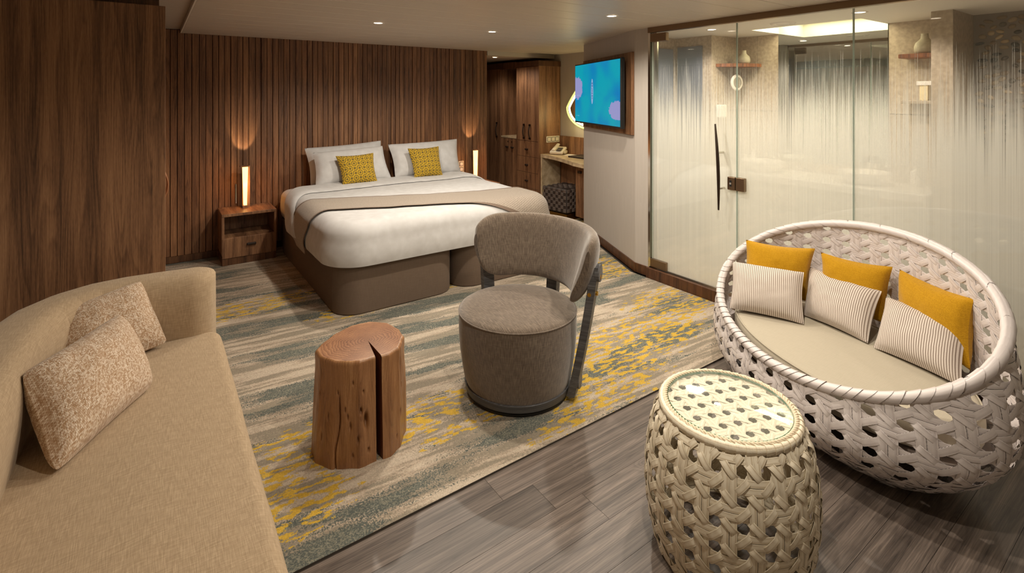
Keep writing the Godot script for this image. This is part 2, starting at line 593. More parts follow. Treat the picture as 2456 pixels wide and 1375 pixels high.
func make_materials() -> void:
	tiled = false
	var walnut := wood(1024, 1024, 3, 7, [[0.0, c8(66, 45, 32)], [0.32, c8(112, 79, 56)], [0.6, c8(144, 105, 75)], [1.0, c8(180, 138, 102)]])
	tiled = true
	M.walnut = mat(Color(1, 1, 1), 0.42, walnut, 0.85, 2)
	M.slat = []
	for k in 4:
		var s: float = [1.0, 0.95, 0.9, 0.97][k]
		var m := mat(Color(s, s * 0.97, s * 0.93), 0.5, walnut, 0.8, 2)
		m.uv1_offset = Vector3(0.23 * k, 0.0, 0.17 * k)
		M.slat.append(m)
	M.walnut_dark = mat(Color(0.72, 0.68, 0.64), 0.45, walnut, 0.9, 2)
	var oak := wood(512, 2048, 21, 8, [[0.0, c8(68, 62, 60)], [0.4, c8(106, 97, 92)], [0.65, c8(130, 120, 114)], [1.0, c8(164, 152, 144)]], true)
	M.plank = []
	for k in 4:
		var s: float = [0.88, 0.82, 0.78, 0.85][k]
		M.plank.append(mat(Color(s, s * 0.97, s * 0.94), 0.42, oak, 0.8))
	M.joint = mat(c8(52, 46, 42), 0.8)
	var ct := carpet_tex(1792, 1344)
	M.carpet = bump(mat(Color(1, 1, 1), 0.95, ct), ct, 0.25)
	M.carpet_edge = mat(c8(66, 60, 54), 0.95)
	var ceil_t := lines_tex(256, 512, 71, c8(198, 187, 173), c8(212, 202, 189), true)
	M.ceiling = mat(Color(1, 1, 1), 0.38, ceil_t, 0.9, 2)
	M.ceiling_gap = mat(c8(226, 218, 206), 0.5)
	var paper := lines_tex(512, 256, 72, c8(168, 160, 152), c8(190, 182, 174))
	M.paper = mat(Color(1, 1, 1), 0.6, paper, 1.6, 2)
	M.plain_wall = mat(c8(196, 188, 176), 0.8)
	M.base = mat(Color(0.62, 0.55, 0.5), 0.4, walnut, 1.3, 2)
	var linen := cloth(512, 101, c8(154, 132, 105), c8(192, 169, 140), 128, 0.9)
	M.sofa = cloth_mat(bump(mat(Color(1, 1, 1), 0.9, linen, 3.2, 2), linen, 0.12), 0.3)
	var tweed := cloth(512, 111, c8(160, 124, 90), c8(234, 220, 204), 72, 0.5, 0.3, 0.7)
	M.tweed = cloth_mat(bump(mat(Color(1, 1, 1), 0.95, tweed, 1.0), tweed, 0.4), 0.3)
	var chen := cloth(512, 121, c8(78, 66, 56), c8(136, 121, 105), 128, 0.95, 0.3)
	M.chenille = cloth_mat(bump(mat(Color(1, 1, 1), 0.85, chen, 3.2, 1), chen, 0.12), 1.0)
	var sheet := stone_tex(256, 131, c8(190, 188, 187), c8(204, 203, 203), 0.02)
	M.linen_white = cloth_mat(mat(Color(1, 1, 1), 0.8, sheet, 2.0, 2), 0.15)
	M.sheet_grey = cloth_mat(mat(c8(190, 187, 186), 0.85), 0.15)
	M.skirt = cloth_mat(mat(c8(114, 99, 87), 0.9, cloth(256, 141, c8(215, 210, 205), c8(255, 252, 248), 128, 0.4), 4.0, 2), 0.2)
	var rt := runner_tex(512)
	M.runner = cloth_mat(bump(mat(Color(1, 1, 1), 0.8, rt, 1.0), rt, 0.08), 0.4)
	M.runner_edge = cloth_mat(mat(c8(116, 100, 88), 0.8), 0.3)
	var tr := truchet_tex(512)
	M.truchet = cloth_mat(bump(mat(Color(1, 1, 1), 0.75, tr, 1.0), tr, 0.1), 0.3)
	var mus := cloth(256, 151, c8(160, 114, 14), c8(214, 164, 38), 48, 0.2, 0.5, 0.3)
	M.mustard = cloth_mat(bump(mat(Color(1, 1, 1), 0.9, mus, 2.2), mus, 0.35), 0.3)
	var st := stripe_tex()
	M.stripe = cloth_mat(mat(Color(1, 1, 1), 0.9, st, 1.0), 0.2)
	M.canvas = cloth_mat(mat(c8(194, 186, 170), 0.9, cloth(256, 161, c8(225, 222, 216), c8(250, 248, 244), 128, 0.3), 5.0, 2), 0.2)
	var s1 := strand_tex(c8(200, 182, 152), c8(244, 234, 212), 4)
	M.rattan = bump(mat(Color(1, 1, 1), 0.45, s1), s1, 0.06)
	var s2 := strand_tex(c8(196, 186, 184), c8(226, 218, 216), 2)
	M.wicker = mat(Color(1, 1, 1), 0.36, s2)
	M.wicker_core = mat(c8(120, 108, 100), 0.7)
	M.braid = mat(c8(222, 206, 178), 0.55)
	M.log_top = mat(Color(1, 1, 1), 0.3, rings_tex(768))
	M.log_top.clearcoat_enabled = true
	M.log_top.clearcoat = 0.5
	M.log_top.clearcoat_roughness = 0.25
	tiled = false
	var lw := wood(768, 512, 81, 2, [[0.0, c8(104, 68, 44)], [0.35, c8(140, 98, 64)], [0.7, c8(160, 116, 78)], [1.0, c8(188, 146, 104)]])
	tiled = true
	M.log_side = mat(Color(1, 1, 1), 0.36, lw, 1.0)
	M.log_core = mat(c8(112, 64, 36), 0.6)
	M.grey_wood = mat(Color(0.78, 0.84, 0.9), 0.5, oak, 1.6, 1)
	M.black = mat(c8(20, 19, 18), 0.5)
	M.brass = metal(c8(214, 168, 70), 0.3)
	M.bronze = metal(c8(142, 120, 98), 0.32)
	M.chrome = metal(c8(216, 212, 204), 0.12)
	M.leather = mat(c8(46, 33, 26), 0.5)
	M.leather_tan = mat(c8(150, 96, 60), 0.5)
	M.dark_metal = metal(c8(78, 66, 58), 0.35)
	M.pale_plastic = mat(c8(222, 212, 192), 0.4)
	M.grey_plastic = mat(c8(70, 64, 58), 0.5)
	M.white_gloss = mat(c8(236, 230, 222), 0.25)
	M.marble = mat(Color(1, 1, 1), 0.3, stone_tex(512, 171, c8(176, 152, 118), c8(226, 206, 172), 0.012), 1.4, 2)
	M.tile = mat(Color(1, 1, 1), 0.45, stone_tex(512, 181, c8(158, 142, 124), c8(200, 184, 164), 0.03), 1.6, 2)
	M.tile_dark = mat(Color(1, 1, 1), 0.45, stone_tex(512, 182, c8(150, 134, 114), c8(188, 170, 148), 0.03), 1.6, 2)
	M.grout = mat(c8(128, 116, 106), 0.8)
	M.grey_door = mat(c8(112, 116, 128), 0.35)
	M.mirror = metal(c8(214, 220, 216), 0.02)
	M.bath_white = mat(c8(228, 222, 212), 0.5)
	M.glass = glass()
	M.glass_edge = mat(c8(196, 210, 200), 0.15)
	M.green_edge = mat(c8(30, 120, 84), 0.1)
	M.film = mat(Color(1, 1, 1), 0.5, frost_tex(1024, 768))
	M.film.transparency = BaseMaterial3D.TRANSPARENCY_ALPHA
	M.film.backlight_enabled = true
	M.film.backlight = Color(0.95, 0.95, 0.95)
	M.pebbles = [mat(c8(150, 128, 98), 0.35), mat(c8(92, 80, 68), 0.3), mat(c8(60, 54, 48), 0.3), mat(c8(176, 152, 118), 0.35), mat(c8(126, 102, 74), 0.35)]
	M.ceramic = mat(Color(1, 1, 1), 0.6, stone_tex(256, 191, c8(176, 166, 142), c8(206, 198, 176), 0.03), 3.0, 1)
	M.shelf_wood = mat(Color(1.0, 0.84, 0.72), 0.5, walnut, 2.0, 2)
	M.strap_pale = mat(c8(94, 84, 79), 0.4)
	M.strap_dark = mat(c8(52, 42, 38), 0.5)
	M.gold_plinth = metal(c8(150, 112, 56), 0.35)
	M.downlight = glow(Color(1.0, 0.93, 0.82), 14.0)
	M.lamp_glow = glow(Color(1.0, 0.74, 0.42), 5.0)
	M.led = glow(Color(1.0, 0.9, 0.72), 6.0)
	M.led_soft = glow(Color(0.9, 0.95, 0.6), 0.8)
	M.lamp_wood = mat(Color(1, 1, 1), 0.45, walnut, 1.4, 2)
	# one length of grain runs from floor to ceiling
	for m in [M.walnut, M.walnut_dark, M.base, M.lamp_wood, M.shelf_wood] + M.slat: m.uv1_scale.y = 0.44
	M.screen = mat(Color(0.02, 0.02, 0.02), 0.25)
	M.screen.emission_enabled = true
	M.screen.emission_texture = tv_tex()
	M.screen.emission = Color(0, 0, 0)
	M.screen.emission_energy_multiplier = 1.15
	M.cove = glow(Color(1.0, 0.96, 0.78), 1.3)
	M.paper_white = mat(c8(230, 224, 214), 0.8)
	M.soap = mat(c8(232, 214, 170), 0.5)

# ---------------------------------------------------------------- lights
func spot(at: Vector3, e: float, color: Color, ang: float, soft := 0.35, size := 0.03, dir := Vector3.DOWN) -> void:
	var l := SpotLight3D.new()
	l.name = "downlight_beam"
	l.light_color = color
	l.light_energy = e
	l.spot_angle = ang
	l.spot_angle_attenuation = soft
	l.spot_range = 12.0
	l.spot_attenuation = 2.0
	l.light_size = size
	l.shadow_enabled = true
	l.position = at
	add_child(l, true)
	l.look_at_from_position(at, at + dir, Vector3.RIGHT if absf(dir.y) > 0.9 else Vector3.UP)

func omni(at: Vector3, e: float, color: Color, size := 0.04) -> void:
	var l := OmniLight3D.new()
	l.name = "lamp_light"
	l.light_color = color
	l.light_energy = e
	l.omni_range = 12.0
	l.omni_attenuation = 2.0
	l.light_size = size
	l.shadow_enabled = true
	l.position = at
	add_child(l, true)

func area(at: Vector3, size: Vector2, e: float, color: Color, dir: Vector3, up := Vector3.UP) -> void:
	var l := AreaLight3D.new()
	l.name = "panel_light"
	l.area_size = size
	l.light_color = color
	l.light_energy = e
	l.area_range = 12.0
	l.area_attenuation = 2.0
	l.shadow_enabled = true
	add_child(l, true)
	l.look_at_from_position(at, at + dir, up)

const WARM := Color(1.0, 0.955, 0.885)

func downlight(x: float, y: float, z: float, e: float, ang: float, label: String, soft := 0.5, color := WARM) -> void:
	var t := thing("ceiling_downlight", label, "downlight", "recessed ceiling downlights", Vector3(x, y, z))
	obj("trim_ring", MB.new().lathe(Vector3.ZERO, [Vector2(0.034, -0.001), Vector2(0.036, -0.004), Vector2(0.046, -0.004), Vector2(0.049, -0.001)], 28), M.white_gloss, t)
	obj("lens", MB.new().lathe(Vector3.ZERO, [Vector2(0.0, -0.002), Vector2(0.02, -0.002), Vector2(0.034, -0.001)], 24), M.downlight, t)
	spot(Vector3(x, y - 0.012, z), e, color, ang, soft, 0.035)

# ---------------------------------------------------------------- shape helpers
# points of a rounded rectangle as [inner corner point, outward direction]
func round_rect(hx: float, hz: float, rc: float, arc := 10, straight := 14) -> Array:
	var out := []
	var cs := [Vector2(hx - rc, hz - rc), Vector2(-hx + rc, hz - rc), Vector2(-hx + rc, -hz + rc), Vector2(hx - rc, -hz + rc)]
	for k in 4:
		for i in arc + 1:
			var an := PI / 2 * (k + float(i) / arc)
			out.append([cs[k], Vector2(cos(an), sin(an))])
		var nx: Vector2 = cs[(k + 1) % 4]
		var an2 := PI / 2 * (k + 1)
		for i in range(1, straight):
			out.append([cs[k].lerp(nx, float(i) / straight), Vector2(cos(an2), sin(an2))])
	return out

# solid over a rounded rectangle; prof runs from the bottom up as (inset, y)
func slab(c: Vector3, hx: float, hz: float, rc: float, prof: Array, wob := 0.0, su := 1.0, arc := 10, straight := 14) -> MB:
	var rr := round_rect(hx, hz, rc, arc, straight)
	var m := rr.size()
	var nz := FastNoiseLite.new()
	nz.seed = int(c.x * 100) + 7
	nz.frequency = 3.0
	var fn := func(a, b):
		var e: Array = rr[int(round(a * m)) % m]
		var p: Vector2 = prof[int(round(b * (prof.size() - 1)))]
		var q: Vector2 = e[0]
		var d: Vector2 = e[1]
		var f := q + d * (rc - p.x)
		if p.x > rc:
			f = Vector2(q.x * maxf(hx - p.x, 0.0) / (hx - rc), q.y * maxf(hz - p.x, 0.0) / (hz - rc))
		var pos := Vector3(f.x, p.y, f.y)
		if wob > 0.0:
			var k := nz.get_noise_3dv(pos) * wob
			pos += Vector3(d.x, 0.4, d.y) * k if p.x < rc * 0.5 else Vector3(0, 0.4, 0) * k
		return c + pos
	return MB.new().grid(fn, m, prof.size() - 1, true, false, su, su, -1.0)

# rounded edge profile: bottom y0, top y1, top edge radius re, bottom edge radius rb
func soft_prof(y0: float, y1: float, re: float, rb: float, mid: int, inner: float, belly := 0.0, dome := 0.0) -> Array:
	var out := []
	if rb > 0.0:
		out.append(Vector2(rb * 1.5, y0))
		for i in 5:
			var an := PI / 2 * i / 4.0
			out.append(Vector2(rb * (1.0 - sin(an)), y0 + rb * (1.0 - cos(an))))
	else:
		out.append(Vector2(0.0, y0))
	for i in range(1, mid):
		var t := float(i) / mid
		out.append(Vector2(-belly * sin(PI * t), lerpf(y0 + rb, y1 - re, t)))
	for i in 9:
		var an := PI / 2 * i / 8.0
		out.append(Vector2(re * (1.0 - cos(an)), y1 - re * (1.0 - sin(an))))
	for i in range(1, 9):
		var t := i / 8.0
		out.append(Vector2(lerpf(re, inner, t), y1 + dome * (1.0 - (1.0 - t) * (1.0 - t))))
	return out

func pillow(c: Array, thick: float, size: Vector2, pinch := 0.07, sd := 1, nn := 22, corner := 0.02) -> MB:
	var bl := arr3(c[0]); var br := arr3(c[1]); var tr := arr3(c[2]); var tl := arr3(c[3])
	var N := (br - bl).cross(tl - bl).normalized()
	var nz := FastNoiseLite.new()
	nz.seed = sd
	nz.frequency = 0.8
	var mb := MB.new()
	for side in [1.0, -1.0]:
		var fn := func(a, b):
			var x: float = 2.0 * a - 1.0
			var y: float = 2.0 * b - 1.0
			var px := x * (1.0 - pinch * (1.0 - y * y) * x * x)
			var py := y * (1.0 - pinch * (1.0 - x * x) * y * y)
			var cr := 1.0 - corner * pow(x * x * y * y, 3.0)
			px *= cr
			py *= cr
			var s := (px + 1.0) * 0.5
			var t := (py + 1.0) * 0.5
			var p: Vector3 = bl.lerp(br, s).lerp(tl.lerp(tr, s), t)
			var f := pow(maxf((1.0 - pow(absf(x), 2.6)) * (1.0 - pow(absf(y), 2.6)), 0.0), 0.55)
			var wr := nz.get_noise_3d(x * 1.6, y * 1.6, side) * 0.10 + nz.get_noise_2d(x * 4.0 + 20.0, y * 4.0) * 0.05
			return p + N * side * (thick * 0.5 * f * (1.0 + wr))
		mb.grid(fn, nn, nn, false, false, size.x, size.y, side)
	return mb

func strap_handle(parent: Node3D, at: Vector3, out: Vector3, len_: float, strap: Material, plates: Material) -> void:
	# leather strap bowed between two small metal plates
	var pts := []
	for i in 9:
		var t := i / 8.0
		pts.append(at + Vector3(0, (0.5 - t) * len_, 0) + out * (0.006 + 0.022 * sin(PI * t)))
	var h := obj("strap_handle", MB.new().tube(pts, 0.007, 6, false, 1.6), strap, parent)
	for s in [-0.45, 0.45]:
		obj("plate", bx(at + Vector3(0, s * len_, 0) + out * 0.01, Vector3(0.02, 0.026, 0.02)), plates, h)

# ---------------------------------------------------------------- weaving
const CROSS := [Vector2(1, 0), Vector2(0.93, 0.75), Vector2(0.7, 1), Vector2(-0.7, 1), Vector2(-0.93, 0.75), Vector2(-1, 0), Vector2(-0.7, -1), Vector2(0.7, -1)]

func strand(P: Callable, pts: Array, lift: Array, width: float, thick: float) -> MB:
	var m := pts.size()
	var pos := []
	var nor := []
	for i in m:
		var q: Vector2 = pts[i]
		var dx: Vector3 = P.call(q.x + 0.04, q.y) - P.call(q.x - 0.04, q.y)
		var dy: Vector3 = P.call(q.x, q.y + 0.04) - P.call(q.x, q.y - 0.04)
		var nn := dx.cross(dy).normalized()
		nor.append(nn)
		pos.append(P.call(q.x, q.y) + nn * lift[i])
	var fr := []
	for i in m:
		var t: Vector3 = (pos[mini(i + 1, m - 1)] - pos[maxi(i - 1, 0)]).normalized()
		fr.append([t.cross(nor[i]).normalized(), nor[i]])
	var fn := func(a, b):
		var i := int(round(a * (m - 1)))
		var c: Vector2 = CROSS[int(round(b * 8)) % 8]
		return pos[i] + fr[i][0] * c.x * width * 0.5 + fr[i][1] * c.y * thick * 0.5
	return MB.new().grid(fn, m - 1, 8, false, true, m * 0.12, 1.0)

# cane weave in cell units: nx cells round (closed) and rows up to top(x); lo is the lowest row
func cane(P: Callable, nx: int, lo: float, top: Callable, wd: Vector3, a: float, thick: float, m: Material, parent: Node3D, pair := 0.14) -> void:
	var step := 1.0 / 6.0
	var hi := 0.0
	for i in nx * 4: hi = maxf(hi, top.call(i / 4.0))
	for n in nx:                                   # uprights
		for s in [-pair, pair]:
			var x: float = n + s
			var tp: float = top.call(x)
			var pts := []
			var lf := []
			var k := int(ceil((tp - lo) / step))
			for i in k + 1:
				var y := lerpf(lo, tp, float(i) / k)
				pts.append(Vector2(x, y)); lf.append(a * cos(PI * (y + n)))
			obj("upright_strand", strand(P, pts, lf, wd.x, thick), m, parent)
	for r in range(int(ceil(lo)), int(hi) + 1):     # rows
		for s in [-pair, pair]:
			var y: float = r + s
			if y < lo: continue
			var run := []
			var runs := []
			for i in nx * 6 + 1:
				var x := i * step
				if top.call(x) > y:
					run.append(x)
				elif run.size():
					runs.append(run); run = []
			if run.size(): runs.append(run)
			if runs.size() > 1 and runs[0][0] == 0.0 and runs[-1][-1] > nx - 0.01:
				var last: Array = runs.pop_back()
				var joined := []
				for x in last: joined.append(x - nx)
				joined.pop_back()
				runs[0] = joined + runs[0]
			for q in runs:
				if q.size() < 3: continue
				var pts := []
				var lf := []
				for x in q:
					pts.append(Vector2(x, y)); lf.append(-a * cos(PI * (x + r)))
				obj("row_strand", strand(P, pts, lf, wd.y, thick), m, parent)
	for dir in [1.0, -1.0]:                        # diagonals
		for n in nx:
			var pts := []
			var lf := []
			var i := 0
			while true:
				var y := lo + i * step * 0.5
				var x: float = n + 0.5 - dir * y
				if i > 4 and y > top.call(x): break
				if i > 800: break
				pts.append(Vector2(x, y)); lf.append(dir * 2.3 * a * tanh(3.2 * cos(TAU * x)))
				i += 1
			if pts.size() > 3:
				obj("diagonal_strand", strand(P, pts, lf, wd.z, thick), m, parent)

# ---------------------------------------------------------------- build
func _ready() -> void:
	# camera: level, lens shifted down
	var cam := Camera3D.new()
	cam.name = "camera"
	cam.projection = Camera3D.PROJECTION_FRUSTUM
	cam.near = 0.05
	cam.far = 60.0
	cam.size = 2.0 * 687.5 / 1230.0 * 0.05
	cam.frustum_offset = Vector2(0, -(687.5 - 229.0) / 1230.0 * 0.05)
	cam.position = Vector3(0, 1.567, 0)
	cam.rotation_degrees = Vector3(0, -35.023, 0)
	cam.current = true
	add_child(cam)
	# night outside: no sky light, only the cabin's own lamps
	var we := WorldEnvironment.new()
	we.name = "environment"
	var e := Environment.new()
	e.background_mode = Environment.BG_COLOR
	e.background_color = Color(0, 0, 0)
	e.tonemap_mode = Environment.TONE_MAPPER_LINEAR
	e.tonemap_exposure = 0.85
	e.sdfgi_enabled = true
	e.ssao_enabled = true
	e.ssil_enabled = true
	we.environment = e
	add_child(we)
	make_materials()
	# ceiling downlights of the cabin
	downlight(1.484, TOP, -3.99, 2.0, 80.0, "ceiling downlight above the bed on the side of the clear standing nightstand")
	downlight(2.54, TOP, -3.94, 2.0, 80.0, "ceiling downlight above the bed on the wardrobe alcove side")
	downlight(2.752, TOP, -2.656, 2.2, 80.0, "ceiling downlight between the grey swivel chair and the glass door")
	downlight(1.45, TOP, -2.656, 2.2, 80.0, "ceiling downlight above the tree stump table")
	downlight(2.2, TOP, -1.33, 2.2, 80.0, "ceiling downlight above the rattan drum table")
	downlight(1.05, TOP, -0.80, 2.2, 80.0, "ceiling downlight above the end of the sofa")
	downlight(3.88, 2.095, -5.95, 0.9, 78.0, "small ceiling downlight in the wardrobe alcove")
	# bathroom downlights and the lit ceiling recess over the mirror
	downlight(3.904, 2.13, -2.603, 1.05, 75.0, "bathroom ceiling downlight behind the glass door")
	downlight(3.912, 2.13, -1.489, 1.05, 75.0, "bathroom ceiling downlight behind the fixed glass")
	downlight(3.95, 2.13, -0.45, 1.0, 75.0, "ceiling downlight in the shower beside the pebble wall")
	area(Vector3(4.46, 2.25, -2.02), Vector2(0.36, 0.78), 1.05, Color(1.0, 0.96, 0.80), Vector3.DOWN, Vector3.FORWARD)

	build_shell()
	build_slat_wall()
	build_wardrobe()
	build_glass()
	build_bathroom()
	build_alcove()
	build_tv()
	build_bed()
	build_nightstands()
	build_sofa()
	build_daybed()
	build_chair()
	build_log()
	build_drum()

func build_shell() -> void:
	# wooden floor of planks
	var fl := struct_("floor", "grey brown wood plank floor")
	obj("slab", span(Vector3(-0.9, -0.1, 1.3), Vector3(5.2, -0.012, -7.6)), M.joint, fl)
	var rng := RandomNumberGenerator.new()
	rng.seed = 2
	var z := -1.79
	var row := 0
	while z < 1.25:
		var x := -0.85 - rng.randf() * 1.1
		if row == 0: x = -0.15 - 1.5
		while x < 3.5:
			var l := 1.38
			var x0 := maxf(x, -0.85)
			var x1 := minf(x + l, 3.5)
			if x1 - x0 > 0.02:
				obj("plank", bx(Vector3((x0 + x1) / 2, -0.006, z + 0.074), Vector3(x1 - x0 - 0.0012, 0.012, 0.1468), Basis(), Vector2(rng.randf() * 4.0, rng.randf() * 4.0)), M.plank[rng.randi() % 4], fl)
			x += l
		z += 0.148
		row += 1
	# carpet with a bound edge where the planks begin
	var cp := MB.new()
	var out_ := PackedVector2Array([Vector2(-0.84, -1.781), Vector2(3.46, -1.781), Vector2(3.46, -3.11), Vector2(4.02, -4.37), Vector2(4.73, -4.39), Vector2(4.73, -7.44), Vector2(3.61, -7.44), Vector2(3.61, -5.69), Vector2(-0.84, -5.69)])
	var tri := Geometry2D.triangulate_polygon(out_)
	for p in out_: cp.vert(Vector3(p.x, 0.009, p.y), Vector3.UP, Vector2((p.x + 0.9) / 6.0, -(p.y + 1.78) / 4.5))
	for k in range(0, tri.size(), 3): cp.tri(tri[k], tri[k + 1], tri[k + 2])
	var ct := thing("carpet", "beige grey carpet with slate streaks and golden yellow blotches", "carpet", "", Vector3.ZERO)
	obj("pile", cp, M.carpet, ct)
	obj("edge_binding", span(Vector3(-0.84, 0.0, -1.781), Vector3(3.46, 0.0085, -1.789)), M.carpet_edge, ct)
	# ceiling of long metal panels
	var ce := struct_("ceiling", "beige ceiling of long panels")
	obj("deck", span(Vector3(-0.85, 2.45, 1.3), Vector3(5.2, 2.55, -7.6)), M.plain_wall, ce)
	obj("joint_strip", span(Vector3(0.22, TOP + 0.003, 1.3), Vector3(3.53, TOP + 0.01, -5.76)), M.ceiling_gap, ce)
	obj("joint_strip", span(Vector3(3.53, TOP + 0.003, -2.9), Vector3(5.1, TOP + 0.01, -5.76)), M.ceiling_gap, ce)
	var pz := 1.3
	while pz > -5.7:
		var nz := maxf(pz - 0.25, -5.72)
		var x1 := 5.1 if nz < -2.9 else 3.53
		obj("ceiling_panel", rspan(Vector3(0.222, TOP, pz - 0.002), Vector3(x1, TOP + 0.012, nz + 0.002), 0.004, 1), M.ceiling, ce)
		pz = nz
	obj("raised_panel", span(Vector3(-0.85, TOP + 0.035, 1.3), Vector3(0.225, TOP + 0.06, -5.76)), M.ceiling, ce)
	obj("step_edge", span(Vector3(0.212, TOP, 1.3), Vector3(0.222, TOP + 0.035, -5.72)), M.ceiling_gap, ce)
	# lower ceiling of the alcove with its pale edge
	obj("alcove_edge", span(Vector3(3.6, 2.095, -5.70), Vector3(4.74, TOP + 0.002, -5.715)), M.plain_wall, ce)
	obj("alcove_panel", span(Vector3(3.6, 2.0955, -5.701), Vector3(4.74, 2.115, -7.5)), M.ceiling, ce)
	# plain walls round the cabin
	var wl := struct_("wall_left")
	obj("panel", span(Vector3(-0.95, 0, 1.3), Vector3(-0.85, 2.45, -7.5)), M.plain_wall, wl)
	var wf := struct_("wall_front")
	obj("panel", span(Vector3(-0.95, 0, 1.2), Vector3(5.2, 2.45, 1.3)), M.plain_wall, wf)
	var wb := struct_("wall_rear")
	obj("panel", span(Vector3(3.55, 0, -7.45), Vector3(5.2, 2.45, -7.55)), M.walnut_dark, wb)
	var we := struct_("wall_outer")
	obj("panel", span(Vector3(4.74, 0, -4.36), Vector3(4.84, 2.45, -7.55)), M.paper, we)
	# angled wall that carries the television
	var wt := struct_("wall_right", "pale striped wallpaper wall behind the television")
	var pl := PackedVector2Array([Vector2(3.51, -2.95), Vector2(3.51, -3.104), Vector2(4.07, -4.366), Vector2(4.74, -4.366), Vector2(4.74, -4.30), Vector2(4.12, -4.30), Vector2(3.575, -3.085), Vector2(3.575, -2.95)])
	obj("panel", MB.new().prism(pl, 0.0, TOP + 0.02), M.paper, wt)
	var bb := struct_("baseboard_right", "dark wood baseboard under the striped wall")
	var bp := PackedVector2Array([Vector2(3.498, -2.95), Vector2(3.498, -3.107), Vector2(4.055, -4.372), Vector2(4.072, -4.366), Vector2(3.512, -3.10), Vector2(3.512, -2.95)])
	obj("board", MB.new().prism(bp, 0.009, 0.085), M.base, bb)

func build_slat_wall() -> void:
	var w := struct_("wall_back", "wall of upright brown wood slats behind the bed")
	obj("backing", span(Vector3(-0.85, 0, -5.735), Vector3(3.60, TOP + 0.05, -5.82)), M.walnut_dark, w)
	obj("base_board", span(Vector3(-0.1, 0.009, -5.70), Vector3(3.60, 0.07, -5.735)), M.walnut_dark, w)
	var rng := RandomNumberGenerator.new()
	rng.seed = 9
	var x := -0.1
	var k := 0
	while x < 3.59:
		var wd := minf(rng.randf_range(0.050, 0.061), 3.60 - x)
		if wd < 0.02: break
		var d: float = [0.028, 0.021, 0.032, 0.025][rng.randi() % 4]
		obj("slat", rspan(Vector3(x + 0.0022, 0.07, -5.735), Vector3(x + wd - 0.0022, TOP + 0.03, -5.735 + d), 0.003, 1), M.slat[rng.randi() % 4], w)
		x += wd
		k += 1
	var r := struct_("wall_return")
	obj("panel", span(Vector3(3.56, 0, -5.82), Vector3(3.60, 2.2, -7.5)), M.walnut_dark, r)
	# switch plate over the mattress
	var s := thing("switch_plate", "white framed double switch plate on the slat wall beside the bed pillows", "switch", "", Vector3(3.2, 0.665, -5.69))
	obj("frame", MB.new().rbox(Vector3.ZERO, Vector3(0.075, 0.145, 0.012), 0.004, 1), M.pale_plastic, s)
	for y in [-0.034, 0.034]:
		var wnd := obj("surround", bx(Vector3(0, y, 0.006), Vector3(0.052, 0.052, 0.003)), M.grey_plastic, s)
		obj("rocker", MB.new().rbox(Vector3(0, y, 0.009), Vector3(0.04, 0.04, 0.006), 0.002, 1), M.white_gloss, wnd)

func build_wardrobe() -> void:
	var t := thing("wardrobe", "tall dark wood wardrobe whose plain end panel stands behind the sofa", "wardrobe", "", Vector3(-0.4, 0, -4.5))
	var o := -t.position
	obj("end_panel", rspan(o + Vector3(-0.845, 0.009, -3.35), o + Vector3(0.057, 2.05, -3.375), 0.003, 1), M.walnut, t)
	obj("carcass", span(o + Vector3(-0.84, 0.01, -3.38), o + Vector3(0.02, 2.04, -5.69)), M.walnut_dark, t)
	obj("fascia", span(o + Vector3(-0.845, 2.05, -3.5), o + Vector3(0.03, 2.182, -5.69)), M.walnut_dark, t)
	for k in 4:
		var z0 := -3.385 - 0.578 * k
		var d := obj("door", rspan(o + Vector3(0.022, 0.09, z0), o + Vector3(0.042, 2.03, z0 - 0.572), 0.002, 1), M.walnut, t)
		var hz := z0 - 0.572 + 0.045 if k % 2 == 0 else z0 - 0.045
		var pts := []
		for i in 9:
			var q := i / 8.0
			pts.append(o + Vector3(0.05 + 0.03 * sin(PI * q), 1.10 - 0.20 * q, hz))
		var h := obj("strap_handle", MB.new().tube(pts, 0.006, 6), M.leather_tan, d)
		h.set_meta("label", "tan leather strap handle")


